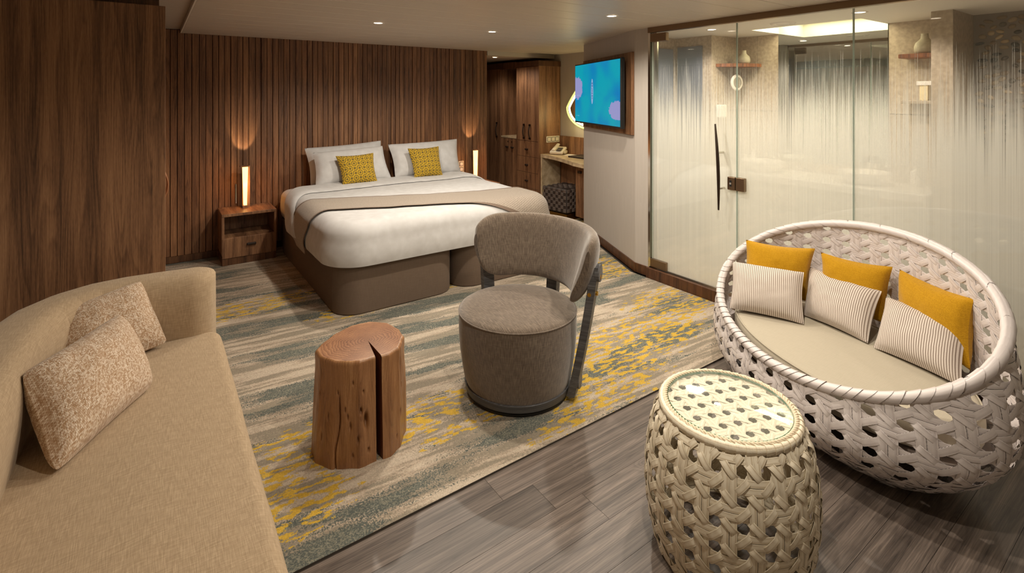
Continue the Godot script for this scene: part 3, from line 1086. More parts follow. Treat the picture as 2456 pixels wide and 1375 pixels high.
func build_glass() -> void:
	var x := 3.51
	# sill and head rail
	var sl := struct_("trim_1", "dark wood sill under the glass partition")
	obj("kick_board", rspan(Vector3(x - 0.045, 0.0, 1.2), Vector3(x - 0.02, 0.095, -2.945), 0.004, 1), M.base, sl)
	obj("sill", span(Vector3(x - 0.02, 0.0, 1.2), Vector3(x + 0.06, 0.088, -2.945)), M.bronze, sl)
	var hd := struct_("trim_2", "bronze head rail above the glass partition")
	obj("rail", span(Vector3(x - 0.02, 2.105, 1.2), Vector3(x + 0.025, TOP + 0.001, -2.945)), M.bronze, hd)
	var ch := struct_("trim_3", "polished metal jamb beside the glass door")
	obj("jamb", span(Vector3(x - 0.012, 0.09, -2.948), Vector3(x + 0.03, 2.105, -2.925)), M.chrome, ch)
	obj("stop", span(Vector3(x + 0.012, 0.09, -2.925), Vector3(x + 0.03, 2.105, -2.87)), M.chrome, ch)
	var panes := [["door_1", -2.915, -2.137, 0.0], ["window_1", -2.134, -1.372, 0.37], ["window_2", -1.369, 1.19, 0.61]]
	for p in panes:
		var w := struct_(p[0], "frosted glass door with a long curved handle" if p[0] == "door_1" else "fixed pane of streaked frosted glass")
		obj("glass_pane", span(Vector3(x, 0.10, p[1]), Vector3(x + 0.010, 2.10, p[2])), M.glass, w)
		var f := MB.new()
		var l: float = p[2] - p[1]
		var uo: float = p[3]
		f.quad(Vector3(x + 0.0118, 0.10, p[1]), Vector3(x + 0.0118, 0.10, p[2]), Vector3(x + 0.0118, 2.10, p[2]), Vector3(x + 0.0118, 2.10, p[1]), Vector3.LEFT, [Vector2(uo, 1), Vector2(uo + l / 1.6, 1), Vector2(uo + l / 1.6, 0.048), Vector2(uo, 0.048)])
		obj("frosted_film", f, M.film, w)
		obj("glass_edge", span(Vector3(x, 0.10, p[2] - 0.0025), Vector3(x + 0.010, 2.10, p[2] - 0.0005)), M.glass_edge, w)
		obj("glass_edge", span(Vector3(x, 0.10, p[1] + 0.0005), Vector3(x + 0.010, 2.10, p[1] + 0.0025)), M.glass_edge, w)
		if p[0] == "door_1":
			for y in [0.135, 2.06]:
				obj("pivot_hinge", rspan(Vector3(x - 0.014, y - 0.035, -2.925), Vector3(x + 0.026, y + 0.035, -2.76), 0.003, 1), M.bronze, w)
			# long bowed pull handle
			var pts := []
			var rad := []
			for i in 25:
				var t := i / 24.0
				var b := sin(PI * t)
				pts.append(Vector3(x - 0.075 + 0.018 * (1.0 - b), 1.353 - 0.64 * t, -2.262 + 0.022 * b + 0.028 * t - 0.012))
				rad.append(0.006 + 0.006 * b)
			var h := obj("pull_handle", MB.new().tube(pts, rad, 10), M.dark_metal, w)
			for i in [8, 18]:
				obj("standoff", MB.new().tube([pts[i], Vector3(x + 0.004, pts[i].y, pts[i].z)], 0.009, 12), M.chrome, h)
			var lk := obj("lock_box", rspan(Vector3(x - 0.02, 0.868, -2.20), Vector3(x + 0.02, 0.965, -2.139), 0.006, 2), M.bronze, w)
			obj("cylinder", span(Vector3(x - 0.022, 0.895, -2.18), Vector3(x - 0.019, 0.94, -2.165)), M.black, lk)
			obj("knob", MB.new().tube([Vector3(x - 0.024, 0.917, -2.1725), Vector3(x - 0.019, 0.917, -2.1725)], 0.008, 12), M.chrome, lk)
		elif p[0] == "window_1":
			obj("strike_box", rspan(Vector3(x - 0.02, 0.868, -2.133), Vector3(x + 0.02, 0.965, -2.068), 0.004, 1), M.bronze, w)

func build_bathroom() -> void:
	var bf := struct_("floor_bathroom")
	obj("tile_bed", span(Vector3(3.58, 0.0, 1.19), Vector3(4.69, 0.085, -2.85)), M.tile, bf)
	obj("tile_bed", span(Vector3(3.72, 0.0, -2.85), Vector3(4.26, 0.085, -3.25)), M.tile, bf)
	# ceiling with a recess over the mirror
	var bc := struct_("ceiling_bathroom", "white bathroom ceiling with a lit recess")
	obj("panel", span(Vector3(3.535, 2.13, -2.44), Vector3(4.235, 2.15, -1.605)), M.bath_white, bc)
	obj("panel", span(Vector3(3.535, 2.13, -2.93), Vector3(4.9, 2.15, -2.44)), M.bath_white, bc)
	obj("panel", span(Vector3(3.66, 2.13, -3.25), Vector3(4.3, 2.148, -2.93)), M.bath_white, bc)
	obj("panel", span(Vector3(3.535, 2.13, -1.605), Vector3(4.9, 2.15, 1.2)), M.bath_white, bc)
	obj("recess_side", span(Vector3(4.225, 2.15, -2.45), Vector3(4.235, 2.32, -1.595)), M.bath_white, bc)
	obj("recess_side", span(Vector3(4.235, 2.15, -2.45), Vector3(4.72, 2.32, -2.44)), M.bath_white, bc)
	obj("recess_side", span(Vector3(4.235, 2.15, -1.605), Vector3(4.72, 2.32, -1.595)), M.bath_white, bc)
	var cv := thing("cove_light", "warm lit ceiling recess above the bathroom mirror", "light")
	obj("diffuser", span(Vector3(4.23, 2.30, -2.45), Vector3(4.72, 2.32, -1.595)), M.cove, cv)
	# tiled wall with the mirror
	var bw := struct_("wall_bathroom", "beige stone tile wall behind the glass")
	obj("backing", span(Vector3(4.72, 0.0, -2.9), Vector3(4.9, 2.33, -1.09)), M.grout, bw)
	for z in [[-2.85, -2.448, 2], [-1.59, -1.20, 1]]:
		var wz: float = (z[1] - z[0]) / z[2]
		for k in z[2]:
			for y in [[0.09, 0.70], [0.704, 1.42], [1.424, 2.13]]:
				obj("tile", rspan(Vector3(4.70, y[0], z[0] + wz * k + 0.001), Vector3(4.725, y[1], z[0] + wz * (k + 1) - 0.001), 0.001, 1), M.tile, bw)
	for y in [[0.09, 0.70], [0.704, 0.98]]:
		obj("tile", span(Vector3(4.70, y[0], -2.446), Vector3(4.725, y[1], -1.592)), M.tile, bw)
	var mr := thing("bathroom_mirror", "large frameless mirror on the tiled bathroom wall", "mirror")
	obj("plate", span(Vector3(4.694, 0.98, -2.446), Vector3(4.716, 2.295, -1.592)), M.mirror, mr)
	# end wall and the recess beyond it
	var be := struct_("wall_bathroom_end")
	for x in [[4.27, 4.485], [4.487, 4.70]]:
		for y in [[0.09, 0.70], [0.704, 1.42], [1.424, 2.13]]:
			obj("tile", span(Vector3(x[0], y[0], -2.85), Vector3(x[1], y[1], -2.90)), M.tile, be)
	obj("return", span(Vector3(4.27, 0.0, -2.90), Vector3(4.32, 2.13, -3.3)), M.tile, be)
	obj("back", span(Vector3(3.66, 0.0, -3.25), Vector3(4.27, 2.13, -3.28)), M.tile, be)
	var dr := struct_("door_2", "grey door in the bathroom recess")
	obj("leaf", span(Vector3(4.258, 0.09, -2.945), Vector3(4.272, 2.04, -3.22)), M.grey_door, dr)
	obj("leaf", span(Vector3(3.70, 0.09, -3.225), Vector3(4.20, 2.02, -3.248)), M.grey_door, dr)
	# pier and pebble wall of the shower
	var pr := struct_("wall_pier", "stone pier between basin and shower")
	obj("front_tile", span(Vector3(4.28, 0.09, -1.20), Vector3(4.30, 2.13, -1.10)), M.tile_dark, pr)
	obj("side_tile", span(Vector3(4.28, 0.09, -1.10), Vector3(4.72, 2.13, -1.09)), M.tile_dark, pr)
	obj("side_tile", span(Vector3(4.28, 0.09, -1.20), Vector3(4.72, 2.13, -1.205)), M.tile_dark, pr)
	var ps := struct_("wall_shower", "shower wall of river pebbles")
	obj("mortar", span(Vector3(4.72, 0.0, -1.09), Vector3(4.9, 2.13, 1.2)), M.grout, ps)
	var sph := SphereMesh.new()
	sph.radius = 0.5; sph.height = 1.0; sph.radial_segments = 10; sph.rings = 6
	var rng := RandomNumberGenerator.new()
	rng.seed = 4
	var spots := []
	var tries := 0
	while spots.size() < 230 and tries < 9000:
		tries += 1
		var p := Vector2(rng.randf_range(-1.06, -0.42), rng.randf_range(1.15, 2.1))
		var ok := true
		for q in spots:
			if Vector2((p.x - q.x), (p.y - q.y) * 1.15).length() < 0.043: ok = false; break
		if not ok: continue
		spots.append(p)
		var o := MeshInstance3D.new()
		o.mesh = sph
		o.set_surface_override_material(0, M.pebbles[rng.randi() % 5])
		o.name = "pebble"
		ps.add_child(o, true)
		o.position = Vector3(4.72, p.y, p.x)
		o.rotation = Vector3(rng.randf_range(-0.6, 0.6), 0, 0)
		o.scale = Vector3(0.024, rng.randf_range(0.022, 0.036), rng.randf_range(0.036, 0.056))
	# vanity
	var vn := thing("vanity_counter", "long white basin counter along the bathroom mirror wall", "counter")
	obj("top", rspan(Vector3(4.20, 0.84, -2.84), Vector3(4.692, 0.90, -1.21), 0.008, 2), M.white_gloss, vn)
	obj("cabinet", span(Vector3(4.26, 0.09, -2.84), Vector3(4.695, 0.84, -1.21)), M.bath_white, vn)
	for z in [-2.45, -1.65]:
		obj("basin", MB.new().lathe(Vector3(4.42, 0.90, z), [Vector2(0.12, 0.0), Vector2(0.17, 0.05), Vector2(0.18, 0.09), Vector2(0.17, 0.092), Vector2(0.15, 0.05), Vector2(0.0, 0.012)], 28), M.white_gloss, vn)
	for z in [-2.45, -1.65]:
		var f := thing("basin_tap", "chrome tap standing behind the " + ("basin beside the round shaving mirror" if z < -2 else "basin beside the stone pier"), "tap", "bathroom basin taps", Vector3(4.63, 0.90, z))
		obj("body", MB.new().tube([Vector3.ZERO, Vector3(0, 0.16, 0)], 0.018, 12), M.chrome, f)
		obj("spout", MB.new().tube([Vector3(0, 0.14, 0), Vector3(-0.07, 0.155, 0), Vector3(-0.13, 0.145, 0)], 0.011, 10), M.chrome, f)
	for b in [[-2.70, 0.11, "short white toiletry bottle on the counter end by the glass door"], [-2.62, 0.16, "tall white pump bottle on the counter near the glass door"], [-1.38, 0.15, "tall white pump bottle on the counter beside the stone pier"]]:
		var t := thing("toiletry_bottle", b[2], "bottle", "", Vector3(4.58, 0.90, b[0]))
		obj("bottle_body", MB.new().lathe(Vector3.ZERO, [Vector2(0.0, 0.0), Vector2(0.03, 0.0), Vector2(0.032, 0.008), Vector2(0.032, b[1] * 0.7), Vector2(0.014, b[1] * 0.8), Vector2(0.012, b[1] * 0.86)], 18), M.white_gloss, t)
		obj("cap", MB.new().lathe(Vector3.ZERO, [Vector2(0.013, b[1] * 0.84), Vector2(0.014, b[1]), Vector2(0.0, b[1] + 0.002)], 16), M.pale_plastic, t)
	# shelves with ceramic vases
	var c1 := thing("corner_shelf", "reddish wood corner shelf under a stoneware vase beside the round shaving mirror", "shelf")
	var poly := PackedVector2Array([Vector2(4.70, -2.85)])
	for i in 9:
		var an := PI / 2 * i / 8.0
		poly.append(Vector2(4.70 - 0.36 * sin(an), -2.85 + 0.24 * cos(an)))
	obj("board", MB.new().prism(poly, 1.835, 1.865), M.shelf_wood, c1)
	var c2 := thing("wall_shelf", "reddish wood shelf under a stoneware vase beside the stone pier", "shelf")
	obj("board", rspan(Vector3(4.52, 1.84, -1.47), Vector3(4.70, 1.872, -1.21), 0.006, 2), M.shelf_wood, c2)
	var c3 := thing("lower_shelf", "pale shelf with soap box under the vase shelf beside the pier", "shelf")
	obj("board", rspan(Vector3(4.54, 1.505, -1.46), Vector3(4.70, 1.53, -1.21), 0.004, 1), M.tile_dark, c3)
	var bxx := thing("soap_box", "small cream box standing on the lower shelf beside the stone pier", "box", "", Vector3(4.6, 1.53, -1.33))
	obj("carton", MB.new().rbox(Vector3(0, 0.06, 0), Vector3(0.06, 0.12, 0.05), 0.003, 1), M.soap, bxx)
	obj("lid", MB.new().rbox(Vector3(0, 0.125, 0.02), Vector3(0.08, 0.03, 0.12), 0.003, 1), M.white_gloss, bxx)
	for vz in [[Vector3(4.56, 1.866, -2.70), 0.85, "squat stoneware vase on the corner shelf beside the round shaving mirror"], [Vector3(4.61, 1.873, -1.335), 1.0, "tall stoneware vase on the shelf beside the stone pier"]]:
		var s: float = vz[1]
		var t := thing("stoneware_vase", vz[2], "vase", "", vz[0])
		obj("vase_body", MB.new().lathe(Vector3.ZERO, [Vector2(0.0, 0.0), Vector2(0.05 * s, 0.0), Vector2(0.062 * s, 0.02 * s), Vector2(0.063 * s, 0.05 * s), Vector2(0.055 * s, 0.078 * s), Vector2(0.036 * s, 0.096 * s), Vector2(0.024 * s, 0.112 * s), Vector2(0.021 * s, 0.14 * s), Vector2(0.024 * s, 0.145 * s), Vector2(0.016 * s, 0.145 * s), Vector2(0.014 * s, 0.12 * s)], 28), M.ceramic, t)
	# round air vent and a small wall box
	var av := thing("ceiling_vent", "round white air vent in the bathroom ceiling beside the lit recess", "vent", "", Vector3(4.02, 2.13, -2.06))
	obj("vent_rim", MB.new().lathe(Vector3.ZERO, [Vector2(0.055, -0.002), Vector2(0.06, -0.012), Vector2(0.085, -0.010), Vector2(0.092, 0.0)], 32), M.white_gloss, av)
	obj("vent_disc", MB.new().lathe(Vector3.ZERO, [Vector2(0.0, -0.014), Vector2(0.04, -0.014), Vector2(0.05, -0.006)], 28), M.white_gloss, av)
	var wb := thing("wall_box", "small pale box on the tiles below the round shaving mirror", "box", "", Vector3(4.38, 1.42, -2.82))
	obj("case", MB.new().rbox(Vector3.ZERO, Vector3(0.10, 0.12, 0.05), 0.008, 2), M.white_gloss, wb)
	# shaving mirror
	var sm := thing("shaving_mirror", "round white shaving mirror on the wall below the corner shelf", "mirror", "", Vector3(4.55, 1.69, -2.77))
	var bs := Basis.from_euler(Vector3(0, -0.15, 0)) * Basis.from_euler(Vector3(PI / 2, 0, 0))
	var rim := MB.new()
	rim.lathe(Vector3.ZERO, [Vector2(0.0, -0.03), Vector2(0.045, -0.026), Vector2(0.07, -0.012), Vector2(0.078, 0.0), Vector2(0.078, 0.006), Vector2(0.07, 0.012), Vector2(0.045, 0.012)], 32)
	var ro := obj("rim", rim, M.white_gloss, sm); ro.basis = bs
	var gl := obj("glass", MB.new().lathe(Vector3.ZERO, [Vector2(0.0, 0.0125), Vector2(0.054, 0.0125)], 32), M.mirror, sm); gl.basis = bs
	obj("bracket", MB.new().tube([Vector3(0, 0, -0.012), Vector3(0.02, -0.01, -0.08)], 0.012, 10), M.chrome, sm)

func build_alcove() -> void:
	# cabinets facing the bed along x = 4.35
	var X := 4.35
	var t := thing("tall_cabinet", "tall wood cabinet with two strap handles above a stack of drawers", "cabinet", "", Vector3(4.54, 0, -5.8))
	var o := -t.position
	obj("carcass", span(o + Vector3(X + 0.022, 0.009, -5.58), o + Vector3(4.735, 2.02, -6.098)), M.walnut_dark, t)
	obj("side_panel", span(o + Vector3(X, 0.009, -5.56), o + Vector3(4.735, 1.98, -5.58)), M.walnut, t)
	obj("cornice", rspan(o + Vector3(X - 0.012, 1.975, -5.55), o + Vector3(4.735, 2.05, -6.10), 0.004, 1), M.walnut_dark, t)
	for k in 2:
		var z0 := -5.583 - 0.257 * k
		var d := obj("door", rspan(o + Vector3(X, 0.925, z0), o + Vector3(X + 0.02, 1.97, z0 - 0.254), 0.002, 1), M.walnut, t)
		strap_handle(d, o + Vector3(X - 0.004, 1.055, -5.758 if k == 0 else -5.896), Vector3.LEFT, 0.21, M.leather, M.dark_metal)
	for k in 4:
		var y1 := 0.92 - 0.222 * k
		var d := obj("drawer", rspan(o + Vector3(X, y1 - 0.218, -5.583), o + Vector3(X + 0.02, y1, -6.096), 0.002, 1), M.walnut, t)
		obj("tab_pull", MB.new().rbox(o + Vector3(X - 0.012, y1 - 0.115, -5.836), Vector3(0.024, 0.022, 0.055), 0.004, 1), M.leather, d)
	var t2 := thing("niche_cabinet", "wood cabinet with an open niche over a pale stone shelf and double doors", "cabinet", "", Vector3(4.54, 0, -6.3))
	o = -t2.position
	obj("back_panel", span(o + Vector3(4.71, 0.95, -6.102), o + Vector3(4.73, 1.97, -6.50)), M.walnut, t2)
	obj("back_panel", span(o + Vector3(4.37, 0.95, -6.49), o + Vector3(4.73, 1.97, -6.505)), M.walnut, t2)
	obj("lower_body", span(o + Vector3(X + 0.022, 0.009, -6.102), o + Vector3(4.73, 0.93, -6.50)), M.walnut_dark, t2)
	obj("stone_shelf", span(o + Vector3(X - 0.004, 0.935, -6.102), o + Vector3(4.71, 0.958, -6.49)), M.marble, t2)
	obj("cornice", span(o + Vector3(X - 0.004, 1.96, -6.10), o + Vector3(4.73, 2.058, -6.50)), M.walnut_dark, t2)
	for k in 2:
		var z0 := -6.105 - 0.196 * k
		var d := obj("door", rspan(o + Vector3(X, 0.07, z0), o + Vector3(X + 0.02, 0.93, z0 - 0.193), 0.002, 1), M.walnut, t2)
		obj("tab_pull", MB.new().rbox(o + Vector3(X - 0.012, 0.80, -6.19 if k == 0 else -6.325), Vector3(0.024, 0.022, 0.055), 0.004, 1), M.leather, d)
		obj("lock", MB.new().tube([o + Vector3(X - 0.004, 0.88, -6.21 if k == 0 else -6.31), o + Vector3(X + 0.002, 0.88, -6.21 if k == 0 else -6.31)], 0.009, 10), M.dark_metal, d)
	var t3 := thing("closet", "tall wood closet with one strap handle at the end of the alcove", "cabinet", "", Vector3(4.54, 0, -6.9))
	o = -t3.position
	obj("carcass", span(o + Vector3(X + 0.022, 0.009, -6.51), o + Vector3(4.735, 2.05, -7.44)), M.walnut_dark, t3)
	for k in 2:
		var z0 := -6.512 - 0.46 * k
		var d := obj("door", rspan(o + Vector3(X, 0.07, z0), o + Vector3(X + 0.02, 1.97, z0 - 0.455), 0.002, 1), M.walnut, t3)
		if k == 0: strap_handle(d, o + Vector3(X - 0.004, 1.04, -6.599), Vector3.LEFT, 0.23, M.leather, M.dark_metal)
	obj("cornice", span(o + Vector3(X - 0.004, 1.972, -6.505), o + Vector3(4.735, 2.058, -7.44)), M.walnut_dark, t3)
	# desk
	var dk := thing("desk", "curved desk with a cream marble edge and end slab beside the tall cabinet", "desk", "", Vector3(4.6, 0, -5.0))
	o = -dk.position
	var pl := PackedVector2Array()
	for q in [[4.372, -5.555], [4.365, -5.40], [4.335, -5.2], [4.285, -5.02], [4.22, -4.82], [4.15, -4.64], [4.11, -4.40], [4.735, -4.40], [4.735, -5.555]]:
		pl.append(Vector2(q[0] - 4.6, q[1] + 5.0))
	obj("desk_top", MB.new().prism(pl, 0.715, 0.76), M.marble, dk)
	obj("end_slab", span(o + Vector3(4.375, 0.009, -5.555), o + Vector3(4.70, 0.715, -5.525)), M.marble, dk)
	obj("back_panel", span(o + Vector3(4.71, 0.009, -4.40), o + Vector3(4.735, 0.715, -5.525)), M.walnut, dk)
	obj("pedestal", span(o + Vector3(4.32, 0.06, -4.40), o + Vector3(4.70, 0.715, -4.78)), M.walnut, dk)
	obj("tab_pull", MB.new().rbox(o + Vector3(4.31, 0.62, -4.70), Vector3(0.024, 0.03, 0.06), 0.004, 1), M.leather, dk)
	obj("back_splash", span(o + Vector3(4.715, 0.76, -4.40), o + Vector3(4.738, 1.0, -5.555)), M.walnut, dk)
	# mirror with a lit rim
	var mi := thing("led_mirror", "pebble shaped wall mirror with a glowing rim beside the television", "mirror", "", Vector3(4.735, 1.40, -4.95))
	var outline := []
	for i in 48:
		var an := TAU * i / 48.0
		var c := cos(an)
		var s := sin(an)
		outline.append(Vector3(0, s * (0.42 if s > 0 else 0.28), c * 0.45 * (1.0 - 0.55 * maxf(s, 0.0))))
	var disc := MB.new()
	var inner := PackedVector2Array()
	for p in outline: inner.append(Vector2(p.z * 0.93, p.y * 0.93))
	var tri := Geometry2D.triangulate_polygon(inner)
	var first := disc.v.size()
	for p in inner: disc.vert(Vector3(-0.03, p.y, p.x), Vector3.LEFT, p)
	for k in range(0, tri.size(), 3): disc.tri(first + tri[k], first + tri[k + 1], first + tri[k + 2])
	obj("mirror_glass", disc, M.mirror, mi)
	var lp := []
	var bk := []
	for p in outline:
		lp.append(Vector3(-0.032, p.y * 0.86, p.z * 0.86))
		bk.append(Vector3(-0.014, p.y, p.z))
	obj("light_rim", MB.new().tube(lp, 0.012, 8, true), M.led, mi)
	obj("glow_edge", MB.new().tube(bk, 0.014, 8, true), M.led_soft, mi)
	omni(Vector3(4.60, 1.25, -5.1), 0.12, Color(1.0, 0.9, 0.6), 0.15)
	# socket plate on the cabinet side
	var so := thing("socket_plate", "cream triple socket plate on the cabinet side above the telephone", "socket", "", Vector3(4.59, 0.955, -5.553))
	obj("frame", MB.new().rbox(Vector3.ZERO, Vector3(0.235, 0.088, 0.012), 0.004, 1), M.pale_plastic, so)
	for x in [-0.072, 0.0, 0.072]:
		var sq := obj("surround", bx(Vector3(x, 0, 0.006), Vector3(0.062, 0.062, 0.003)), M.grey_plastic, so)
		obj("outlet", MB.new().rbox(Vector3(x, 0, 0.008), Vector3(0.05, 0.05, 0.006), 0.002, 1), M.pale_plastic, sq)
	# telephone
	var ph := thing("telephone", "cream desk telephone with its handset on the cradle", "telephone", "", Vector3(4.56, 0.768, -5.40))
	var tilt := Basis.from_euler(Vector3(0, 0.5, 0)) * Basis.from_euler(Vector3(0.0, 0, 0.32))
	obj("phone_base", MB.new().rbox(Vector3(0, 0.045, 0), Vector3(0.19, 0.04, 0.19), 0.014, 3, tilt), M.pale_plastic, ph)
	obj("foot", MB.new().rbox(Vector3(0.05, 0.022, 0.02), Vector3(0.10, 0.044, 0.13), 0.012, 2, Basis.from_euler(Vector3(0, 0.5, 0))), M.pale_plastic, ph)
	obj("handset", MB.new().rbox(Vector3(0.0, 0.083, -0.05), Vector3(0.22, 0.034, 0.05), 0.016, 3, tilt), M.pale_plastic, ph)
	obj("keypad", MB.new().rbox(Vector3(-0.02, 0.066, 0.05), Vector3(0.10, 0.008, 0.07), 0.003, 1, tilt), M.grey_plastic, ph)
	var cd := thing("note_card", "white card lying on the desk between telephone and folder", "card", "", Vector3(4.62, 0.7605, -5.2))
	obj("card", bx(Vector3(0, 0.002, 0), Vector3(0.12, 0.004, 0.16), Basis.from_euler(Vector3(0, 0.4, 0))), M.paper_white, cd)
	var fo := thing("desk_folder", "dark leather folder lying on the desk", "folder", "", Vector3(4.58, 0.7605, -4.90))
	obj("cover", MB.new().rbox(Vector3(0, 0.01, 0), Vector3(0.26, 0.02, 0.34), 0.006, 2, Basis.from_euler(Vector3(0, 0.1, 0))), M.leather, fo)
	# woven ottoman
	var ot := thing("woven_ottoman", "dark cube ottoman of checked woven straps on a brass coloured plinth", "ottoman", "", Vector3(4.37, 0.009, -5.03))
	ot.rotation.y = 0.12
	obj("plinth", bx(Vector3(0, 0.04, 0), Vector3(0.40, 0.08, 0.40)), M.gold_plinth, ot)
	obj("core", MB.new().rbox(Vector3(0, 0.235, 0), Vector3(0.42, 0.31, 0.42), 0.04, 3), M.strap_dark, ot)
	# straps as raised pads, checkerwise, on the top and the two sides in view and the two behind
	var n := 9
	var cell := 0.40 / n
	var pad := MB.new().rbox(Vector3.ZERO, Vector3(cell * 1.02, cell * 1.02, 0.014), 0.006, 1).mesh()
	for f in 5:
		var rows := n if f == 0 else 7
		for i in n:
			for j in rows:
				if (i + j) % 2: continue
				var a := (i + 0.5) * cell - 0.20
				var p: Vector3
				var bs: Basis
				if f == 0:
					var b := (j + 0.5) * cell - 0.20
					p = Vector3(a, 0.391 - 0.012 * (a * a + b * b) / 0.04, b)
					bs = Basis.from_euler(Vector3(-PI / 2, 0, 0))
				else:
					var y := 0.105 + (j + 0.5) * 0.28 / 7.0
					bs = Basis.from_euler(Vector3(0, PI / 2 * f, 0))
					p = bs * Vector3(a, 0, 0.212) + Vector3(0, y, 0)
				var s := MeshInstance3D.new()
				s.mesh = pad
				s.set_surface_override_material(0, M.strap_pale)
				s.name = "strap_pad"
				ot.add_child(s, true)
				s.transform = Transform3D(bs, p)

func build_tv() -> void:
	# wall direction and the normal into the room
	var d := Vector3(0.406, 0, -0.914)
	var n := Vector3(-0.914, 0, -0.406)
	var b := Basis(-d, Vector3.UP, n)            # x runs towards the glass, z out of the wall
	var p0 := Vector3(3.51, 0, -3.104)
	var pn := thing("tv_panel", "dark wood backing panel on the wall behind the television", "panel", "", p0 + d * 0.675)
	pn.basis = b
	obj("board", MB.new().rbox(Vector3(0, 1.585, 0.012), Vector3(1.32, 0.745, 0.024), 0.003, 1), M.walnut, pn)
	var tv := thing("television", "flat television on a wall arm showing a blue screen with a board shaped emblem", "television", "", p0 + d * 0.67 + Vector3(0, 1.588, 0))
	tv.basis = b * Basis.from_euler(Vector3(0, 0.02, 0))
	obj("housing", MB.new().rbox(Vector3(0, 0, 0.105), Vector3(1.235, 0.645, 0.04), 0.006, 2), M.black, tv)
	obj("wall_arm", MB.new().rbox(Vector3(0, 0, 0.055), Vector3(0.35, 0.3, 0.06), 0.006, 1), M.black, tv)
	var sc := MB.new()
	sc.quad(Vector3(-0.605, -0.305, 0.1265), Vector3(0.605, -0.305, 0.1265), Vector3(0.605, 0.31, 0.1265), Vector3(-0.605, 0.31, 0.1265), Vector3.BACK, [Vector2(0, 1), Vector2(1, 1), Vector2(1, 0), Vector2(0, 0)])
	obj("screen", sc, M.screen, tv)

